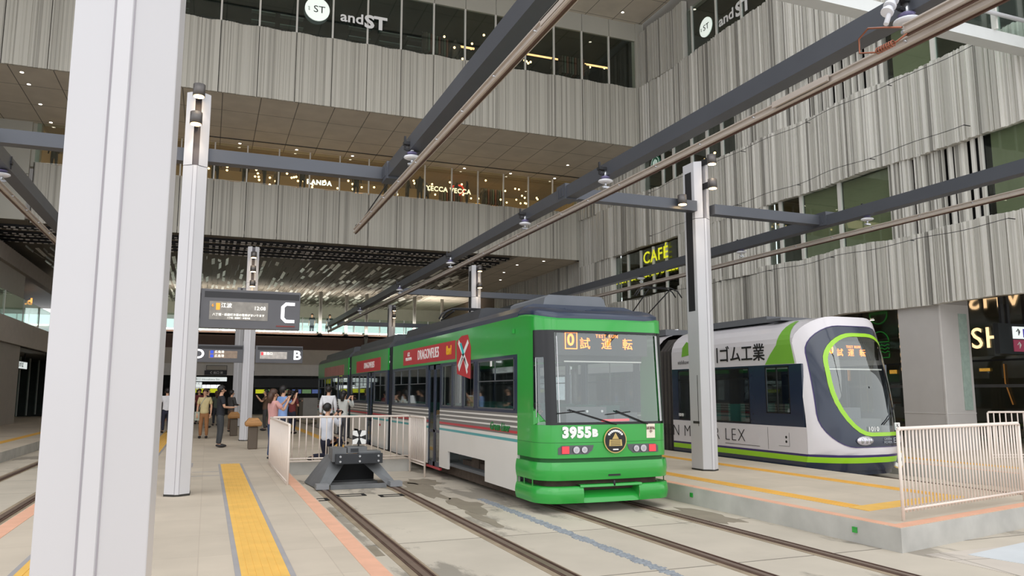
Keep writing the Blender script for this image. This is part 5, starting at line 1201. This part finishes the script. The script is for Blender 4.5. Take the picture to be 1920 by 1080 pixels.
def person(label, loc, rz, top, bottom, hair, pose='stand', long_hair=False, sleeves='short', fingers=True, H=1.7, bag=None, phone=False, skirt=False, camera_=False, shoe=None):
    """faces local +Y; right side is +X"""
    r = thing('person', label, 'person', (0, 0, 0)); k = H/1.7
    kneel = pose == 'kneel'; dz = -.42 if kneel else 0
    def T(v): return Vector(v)*k
    hd = V(0, .02, 1.60+dz); chest = V(0, 0, 1.30+dz); pel = V(0, 0, .93+dz)
    A = {}
    for s, n in ((1, 'r'), (-1, 'l')):
        sh = V(.18*s, 0, 1.41+dz)
        if pose in ('phone', 'kneel'): el = V(.24*s, .16, 1.22+dz); wr = V(.09*s, .34, 1.44+dz); hn = V(.06*s, .38, 1.51+dz)
        elif pose == 'low': el = V(.24*s, .05, 1.14+dz); wr = V(.1*s, .27, 1.12+dz); hn = V(.06*s, .35, 1.13+dz)
        elif pose == 'one' and s == 1: el = V(.24, .14, 1.25); wr = V(.1, .34, 1.42); hn = V(.07, .38, 1.5)
        else: el = V(.23*s, -.02, 1.13+dz); wr = V(.235*s, .06, .89+dz); hn = V(.225*s, .08, .81+dz)
        A[n] = (sh, el, wr, hn)
    nodes = {'pelvis': (T(pel), (.115*k, .09*k)), 'waist': (T(V(0, 0, 1.1+dz)), (.105*k, .08*k)), 'chest': (T(chest), (.13*k, .09*k)), 'nb': (T(V(0, -.01, 1.44+dz)), .06*k), 'neck': (T(V(0, 0, 1.50+dz)), .047*k),
             'jaw': (T(V(0, .025, 1.555+dz)), .062*k), 'head': (T(V(0, .01, 1.62+dz)), (.078*k, .09*k)), 'crown': (T(V(0, 0, 1.675+dz)), .062*k)}
    edges = [('pelvis', 'waist'), ('waist', 'chest'), ('chest', 'nb'), ('nb', 'neck'), ('neck', 'jaw'), ('jaw', 'head'), ('head', 'crown')]
    for n, (sh, el, wr, hn) in A.items():
        nodes['sh'+n] = (T(sh), .05*k); nodes['el'+n] = (T(el), .038*k); nodes['wr'+n] = (T(wr), .026*k); nodes['pm'+n] = (T(hn), (.034*k, .016*k))
        edges += [('chest', 'sh'+n), ('sh'+n, 'el'+n), ('el'+n, 'wr'+n), ('wr'+n, 'pm'+n)]
        if fingers:
            d = (hn-wr).normalized(); side = V(1, 0, 0) if abs(d.x) < .8 else V(0, 1, 0); cu = V(0, .4, 0) if pose == 'stand' else V(0, .3, .1)
            for f in range(4):
                ln = (.034, .04, .037, .03)[f]; o = side*(.026-.017*f)
                a = hn+d*.035+o; b2 = a+d*ln+cu*.02; c3 = b2+(d*.7+cu).normalized()*ln*.8
                nodes['f%s%d' % (n, f)] = (T(a), .0085*k); nodes['g%s%d' % (n, f)] = (T(b2), .0078*k); nodes['h%s%d' % (n, f)] = (T(c3), .0065*k)
                edges += [('pm'+n, 'f%s%d' % (n, f)), ('f%s%d' % (n, f), 'g%s%d' % (n, f)), ('g%s%d' % (n, f), 'h%s%d' % (n, f))]
            sg2 = -1 if n == 'r' else 1; t = (wr+hn)/2+side*.03*sg2*(-1 if False else 1); t2 = t+side*.02*sg2+d*.035
            nodes['t'+n] = (T(t), .01*k); nodes['u'+n] = (T(t2), .0085*k); edges += [('pm'+n, 't'+n), ('t'+n, 'u'+n)]
    Lg = {}
    for s, n in ((1, 'r'), (-1, 'l')):
        if kneel:
            hp_ = V(.09*s, 0, .9+dz); kn = (V(.12*s, .36, .47) if s == 1 else V(.12*s, .1, .09)); an = (V(.12*s, .3, .08) if s == 1 else V(.13*s, -.34, .1)); toe = (V(.12*s, .45, .035) if s == 1 else V(.13*s, -.42, .03))
        else: hp_ = V(.09*s, 0, .88); kn = V(.1*s, .02, .49); an = V(.105*s, -.02, .09); toe = V(.12*s, .13, .035)
        Lg[n] = (hp_, kn, an, toe)
        nodes['hp'+n] = (T(hp_), .08*k); nodes['kn'+n] = (T(kn), .05*k); nodes['an'+n] = (T(an), .033*k); nodes['to'+n] = (T(toe), .028*k)
        edges += [('pelvis', 'hp'+n), ('hp'+n, 'kn'+n), ('kn'+n, 'an'+n), ('an'+n, 'to'+n)]
    skinmesh('body', nodes, edges, skin_m, r)
    # shirt
    N = {'z': (T(V(0, 0, .84+dz)), (.165*k, .125*k)), 'a': (T(V(0, 0, .95+dz)), (.165*k, .125*k)), 'b': (T(V(0, 0, 1.12+dz)), (.145*k, .11*k)), 'c': (T(V(0, 0, 1.30+dz)), (.165*k, .12*k)), 'd': (T(V(0, -.01, 1.42+dz)), (.1*k, .08*k)), 'e': (T(V(0, -.005, 1.47+dz)), .06*k)}
    E = [('z', 'a'), ('a', 'b'), ('b', 'c'), ('c', 'd'), ('d', 'e')]
    for n, (sh, el, wr, hn) in A.items():
        N['s'+n] = (T(sh), .07*k); E.append(('c', 's'+n))
        if sleeves == 'short': N['m'+n] = (T(sh+(el-sh)*.8), .062*k); E.append(('s'+n, 'm'+n))
        else: N['m'+n] = (T(el), .056*k); N['w'+n] = (T(wr+(el-wr)*.1), .04*k); E += [('s'+n, 'm'+n), ('m'+n, 'w'+n)]
    skinmesh('shirt', N, E, top, r)
    if skirt:
        B().tube([T(V(0, 0, .98)), T(V(0, 0, .8)), T(V(0, 0, .45))], [.13*k, .19*k, .25*k], 16).build('skirt', bottom, r)
    else:
        N = {'p': (T(V(0, 0, 1.02+dz)), (.13*k, .1*k)), 'q': (T(V(0, 0, .88+dz)), (.14*k, .11*k))}; E = [('p', 'q')]
        for n, (hp_, kn, an, toe) in Lg.items():
            N['h'+n] = (T(hp_+V(0, 0, -.08)), .1*k); N['k'+n] = (T(kn), .072*k); N['a'+n] = (T(an), .055*k); E += [('q', 'h'+n), ('h'+n, 'k'+n), ('k'+n, 'a'+n)]
        skinmesh('trousers', N, E, bottom, r)
    c = T(V(0, -.012, 1.655+dz))
    h = B().ell(c, (.1*k, .112*k, .112*k), 16, 12, keep=lambda q: not (q.y > c.y+.05*k and q.z < c.z+.02*k) and q.z > c.z-(.07 if q.y > c.y-.01 else .1)*k)
    if long_hair: h.tube([T(V(0, -.06, 1.66+dz)), T(V(0, -.085, 1.55+dz)), T(V(0, -.09, 1.40+dz))], [.075*k, .08*k, .05*k], 12)
    h.build('hair', hair, r, fix=False)
    for s in (-1, 1):
        B().ell(T(V(.03*s, .098, 1.625+dz)), (.011*k, .007*k, .007*k), 8, 6).build('eye', black_p, r); B().ell(T(V(.083*s, .0, 1.61+dz)), (.012*k, .02*k, .03*k), 8, 6).build('ear', skin_m, r)
    B().ell(T(V(0, .112, 1.598+dz)), (.012*k, .016*k, .022*k), 8, 6).build('nose', skin_m, r); B().ell(T(V(0, .092, 1.562+dz)), (.022*k, .01*k, .006*k), 8, 6).build('mouth', mat('lip', (170, 96, 90)), r)
    for n, (hp_, kn, an, toe) in Lg.items():
        B().ell(T((an+toe)/2+V(0, 0, -.01)), (.05*k, .13*k, .048*k), 12, 8).build('shoe', shoe or shoe_m, r)
    if phone:
        p = T((A['r'][3]+A['l'][3])/2+V(0, .05, .03)) if pose != 'one' else T(A['r'][3]+V(-.02, .04, .04))
        B().box(p.x-.04, p.x+.04, p.y-.006, p.y+.006, p.z-.08, p.z+.08).build('phone', phone_m, r)
    if camera_:
        p = T((A['r'][3]+A['l'][3])/2+V(0, .03, .02)); B().box(p.x-.07, p.x+.07, p.y-.03, p.y+.03, p.z-.05, p.z+.05).tube([p, p+V(0, .12, 0)], .035, 14).build('camera', phone_m, r)
    if bag:
        B().box(.14, .3, -.12, .08, .62, .92).tube([(.2, 0, .92), (.1, .09, 1.2), (-.05, .06, 1.45)], .012, 6).build('bag', bag, r)
    r.location = loc; r.rotation_euler = (0, 0, rz); return r
D = math.radians
person('person in black shirt and dark grey trousers standing side-on, hands held at the waist', (.4, 24.3, 0), D(-80), cloth('black', (34, 36, 42)), cloth('charcoal', (58, 60, 62)), hair_k, 'low', H=1.74)
person('person in dusty pink shirt and jeans raising a phone, beside the railing corner', (1.5, 19.4, 0), D(-70), cloth('pink', (208, 156, 152)), cloth('denim', (56, 70, 100)), hair_b, 'phone', phone=True, H=1.62, long_hair=True)
person('person in light blue shirt just behind the one in pink', (2.0, 22.6, 0), D(-60), cloth('sky', (128, 156, 206)), cloth('darkblue', (40, 44, 60)), hair_k, 'one', H=1.72, phone=True)
person('person in white shirt and black trousers seen from behind, standing at the tram', (3.62, 25.2, 0), D(-20), cloth('white', (226, 226, 230)), cloth('black2', (36, 36, 40)), hair_k, 'stand', sleeves='long', H=1.74)
person('person in pale grey shirt raising a phone toward the tram, seen from behind', (3.95, 24.2, 0), D(-45), cloth('palegrey', (190, 192, 188)), cloth('grey3', (70, 70, 76)), hair_k, 'phone', sleeves='long', long_hair=True, phone=True, H=1.6)
person('person in white shirt kneeling behind the railing to take a photo', (2.72, 19.0, 0), D(-50), cloth('white2', (216, 220, 230)), cloth('navyc', (38, 40, 58)), hair_k, 'kneel', sleeves='long', camera_=True, H=1.7)
person('person in white shirt half hidden between the two white columns', (-1.45, 33.5, 0), D(10), cloth('white', (226, 226, 230)), cloth('navyc', (38, 40, 58)), hair_k, 'stand', H=1.7)
person('person with cream top, brown trousers and a pale bag beside the second column', (-.05, 29.2, 0), D(170), cloth('cream', (202, 186, 140)), cloth('tan', (150, 104, 66)), hair_b, 'stand', H=1.66, bag=cloth('bag', (160, 164, 150)))
person('person in black jacket behind the black-shirted man', (.05, 37.5, 0), D(-100), cloth('black', (34, 36, 42)), cloth('black2', (36, 36, 40)), hair_k, 'stand', sleeves='long')
person('person in dark red top in the background left', (-.35, 42, 0), D(150), cloth('maroon', (116, 50, 50)), cloth('black2', (36, 36, 40)), hair_b, 'stand')
bgc = [cloth('dgreen', (70, 78, 66)), cloth('dgrey', (66, 64, 64)), cloth('brownc', (96, 74, 58)), cloth('black', (34, 36, 42)), cloth('maroon', (116, 50, 50)), cloth('navyc', (38, 40, 58))]
crowd = [(.45, 40, 'person in dark clothes right behind the black-shirted man', 20), (.95, 33.5, 'person in dark top beside the grey column, left of it', -60), (2.3, 34, 'person in dark green top just right of the grey column', 90), (2.75, 37, 'person in grey top in the crowd behind the pink-shirted person', 10), (3.1, 31, 'person in black raising hands behind the pink-shirted person', -40),
         (3.3, 38, 'person in brown top at the left of the grey counter', 30), (3.9, 41, 'person in dark top in front of the ticket area', 0), (4.6, 44, 'person in brown in front of the grey counter', -90), (5.1, 50, 'person in dark clothes over the counter, near the tram tail', 180)]
for i, (x, y, l, a) in enumerate(crowd):
    person(l, (x, y, 0) if y < 60 else (x, y, 0), D(a), bgc[i % 6], bgc[(i*5+3) % 6], hair_k if i % 3 else hair_b, ['stand', 'low', 'phone'][i % 3], fingers=False, long_hair=i % 2 == 0, sleeves='long' if i % 2 else 'short', H=1.6+.03*(i % 4))
person('person in dark clothes pushing along the left passage', (-12.6, 53.0, 0), D(-60), bgc[1], bgc[2], hair_k, 'low', fingers=False)
person('person in beige trousers in the left passage', (-12.2, 54.2, 0), D(-60), bgc[3], cloth('tan', (150, 104, 66)), hair_k, 'low', fingers=False)
person('person silhouetted on the glazed walkway right beside the C sign', (7.15, 59.6, 5.75), D(150), bgc[3], bgc[5], hair_k, 'stand', fingers=False)
person('person with a bag silhouetted on the glazed walkway, second from the C sign', (8.5, 59.8, 5.75), D(180), bgc[3], bgc[3], hair_k, 'stand', fingers=False, bag=bgc[3])
person('driver in pale shirt behind the windscreen of the white tram', (13.85, 14.35, -.18), D(180), cloth('paleblue', (188, 204, 206)), cloth('navyc', (38, 40, 58)), hair_k, 'low', fingers=False, H=1.6)
person('person in white behind the left part of the white tram windscreen', (13.0, 14.75, -.18), D(200), cloth('white', (226, 226, 230)), cloth('navyc', (38, 40, 58)), hair_k, 'stand', fingers=False, H=1.62)
for i, (x, l) in enumerate(((TX-.1, 'passenger in white seen through the front side window of the green tram'), (TX+.2, 'passenger in grey seen through the middle windows of the green tram'))):
    person(l, (x, 13.9+i*5.3, -.3), D(-90), cloth('white', (226, 226, 230)) if i == 0 else bgc[1], bgc[3], hair_k, 'low', fingers=False, H=1.62)
# shop-window figures on the upper floors
fm = cloth('figure', (74, 66, 58)); fm2 = cloth('figure_green', (84, 92, 78))
sil = thing('mannequin', 'dark clothed mannequin in the back shop window', 'mannequin', (0, 0, 0), 'mannequins in the back shop windows')
N = {'a': ((0, 0, .9), .14), 'b': ((0, 0, 1.1), .12), 'c': ((0, 0, 1.35), .15), 'd': ((0, 0, 1.5), .05), 'e': ((0, 0, 1.62), .085)}
for s, n in ((1, 'r'), (-1, 'l')): N.update({'s'+n: ((.19*s, 0, 1.4), .055), 'm'+n: ((.27*s, .02, 1.15), .045), 'w'+n: ((.25*s, .1, .92), .03), 'h'+n: ((.1*s, 0, .8), .09), 'k'+n: ((.11*s, 0, .45), .06), 'f'+n: ((.11*s, 0, .06), .045)})
Ed = [('a', 'b'), ('b', 'c'), ('c', 'd'), ('d', 'e')]
for n in 'rl': Ed += [('c', 's'+n), ('s'+n, 'm'+n), ('m'+n, 'w'+n), ('a', 'h'+n), ('h'+n, 'k'+n), ('k'+n, 'f'+n)]
skinmesh('figure', N, Ed, fm, sil, sub=1)
B().prism([(-.2, -.16), (.2, -.16), (.2, .16), (-.2, .16)], 2, 0, .03).build('stand', dark_m, sil)
P = [(-.15, 38.3), (1.2, 38.5), (2.1, 38.4), (2.75, 38.9), (3.9, 38.3), (6.6, 38.6), (8.1, 38.5), (9.3, 38.7), (9.9, 38.4), (10.4, 38.9), (12.0, 38.6), (12.5, 38.4), (13.6, 38.8), (-6.9, 38.6)]
for i, (x, y) in enumerate(P):
    if i == 0: sil.location = (x, y, 11.35); 
    else: dup(sil, (x, y, 11.35), i*.7, scale=.85+.05*(i % 3))
for i, (x, y) in enumerate(((9.9, 32.3), (14.9, 32.4), (16.7, 32.5))): dup(sil, (x, y, 16.15), i, 'dark clothed mannequin in the top-floor window', 'mannequins in the top-floor window')
rack = thing('clothes_rack', 'clothes rack in the top-floor window near the corner', 'clothes rack', (0, 0, 0), None)
b = B().tube([(-.7, 0, 0), (-.7, 0, 1.5), (.7, 0, 1.5), (.7, 0, 0)], .02, 6); b.build('rail', dark_m, rack)
for i in range(9): B().box(-.6+i*.14, -.53+i*.14, -.2, .2, .6, 1.45).build('garment', [fm, fm2, cloth('rust', (110, 70, 56))][i % 3], rack)
rack.location = (15.7, 32.0, 16.2)
dup(rack, (14.4, 39.6, 11.4), 0, 'clothes rack in the back shop window near the right end'); dup(rack, (8.9, 32.2, 16.2), .3, 'clothes rack in the top-floor window beside the dark beam'); dup(rack, (12.2, 40.4, 11.4), .1, 'clothes rack of warm garments in the back shop window')
b = B()
for k in range(5):
    for x in (-2.5, 1.0, 2.2, 5.2, 6.6, 7.9): b.box(x, x+1.0, 33.5, 33.8, 16.3+.45*k, 16.34+.45*k)
tag(b.build('shelving', mat('shelf_grey_green', (110, 120, 112), .6)), 'grey-green shelving behind the top-floor glass', 'shelving')
for i, (x, z) in enumerate(((14.1, 11.95), (14.3, 12.0))): pass
tag(B().box(13.9, 15.3, 41, 41.1, 11.6, 12.4).build('lit_shelf', mat('lit_amber', (240, 176, 80), emit=.7, var=.3, scale=3)), 'amber lit shelf at the right of the back shop window', 'shelf')
tag(B().box(6.9, 8.6, 41, 41.1, 12.2, 12.35).build('lit_shelf', MATS['lit_amber']), 'amber lit bar in the middle of the back shop window', 'shelf')
tag(B().tube([(11.9, 39.4, 12.75), (12.5, 39.4, 12.9), (12.7, 39.4, 12.6), (12.3, 39.4, 12.3)], .06, 8).build('red_neon', mat('neon_red', (200, 50, 40), emit=1, var=0)), 'red ribbon-like neon in the back shop window', 'sign')
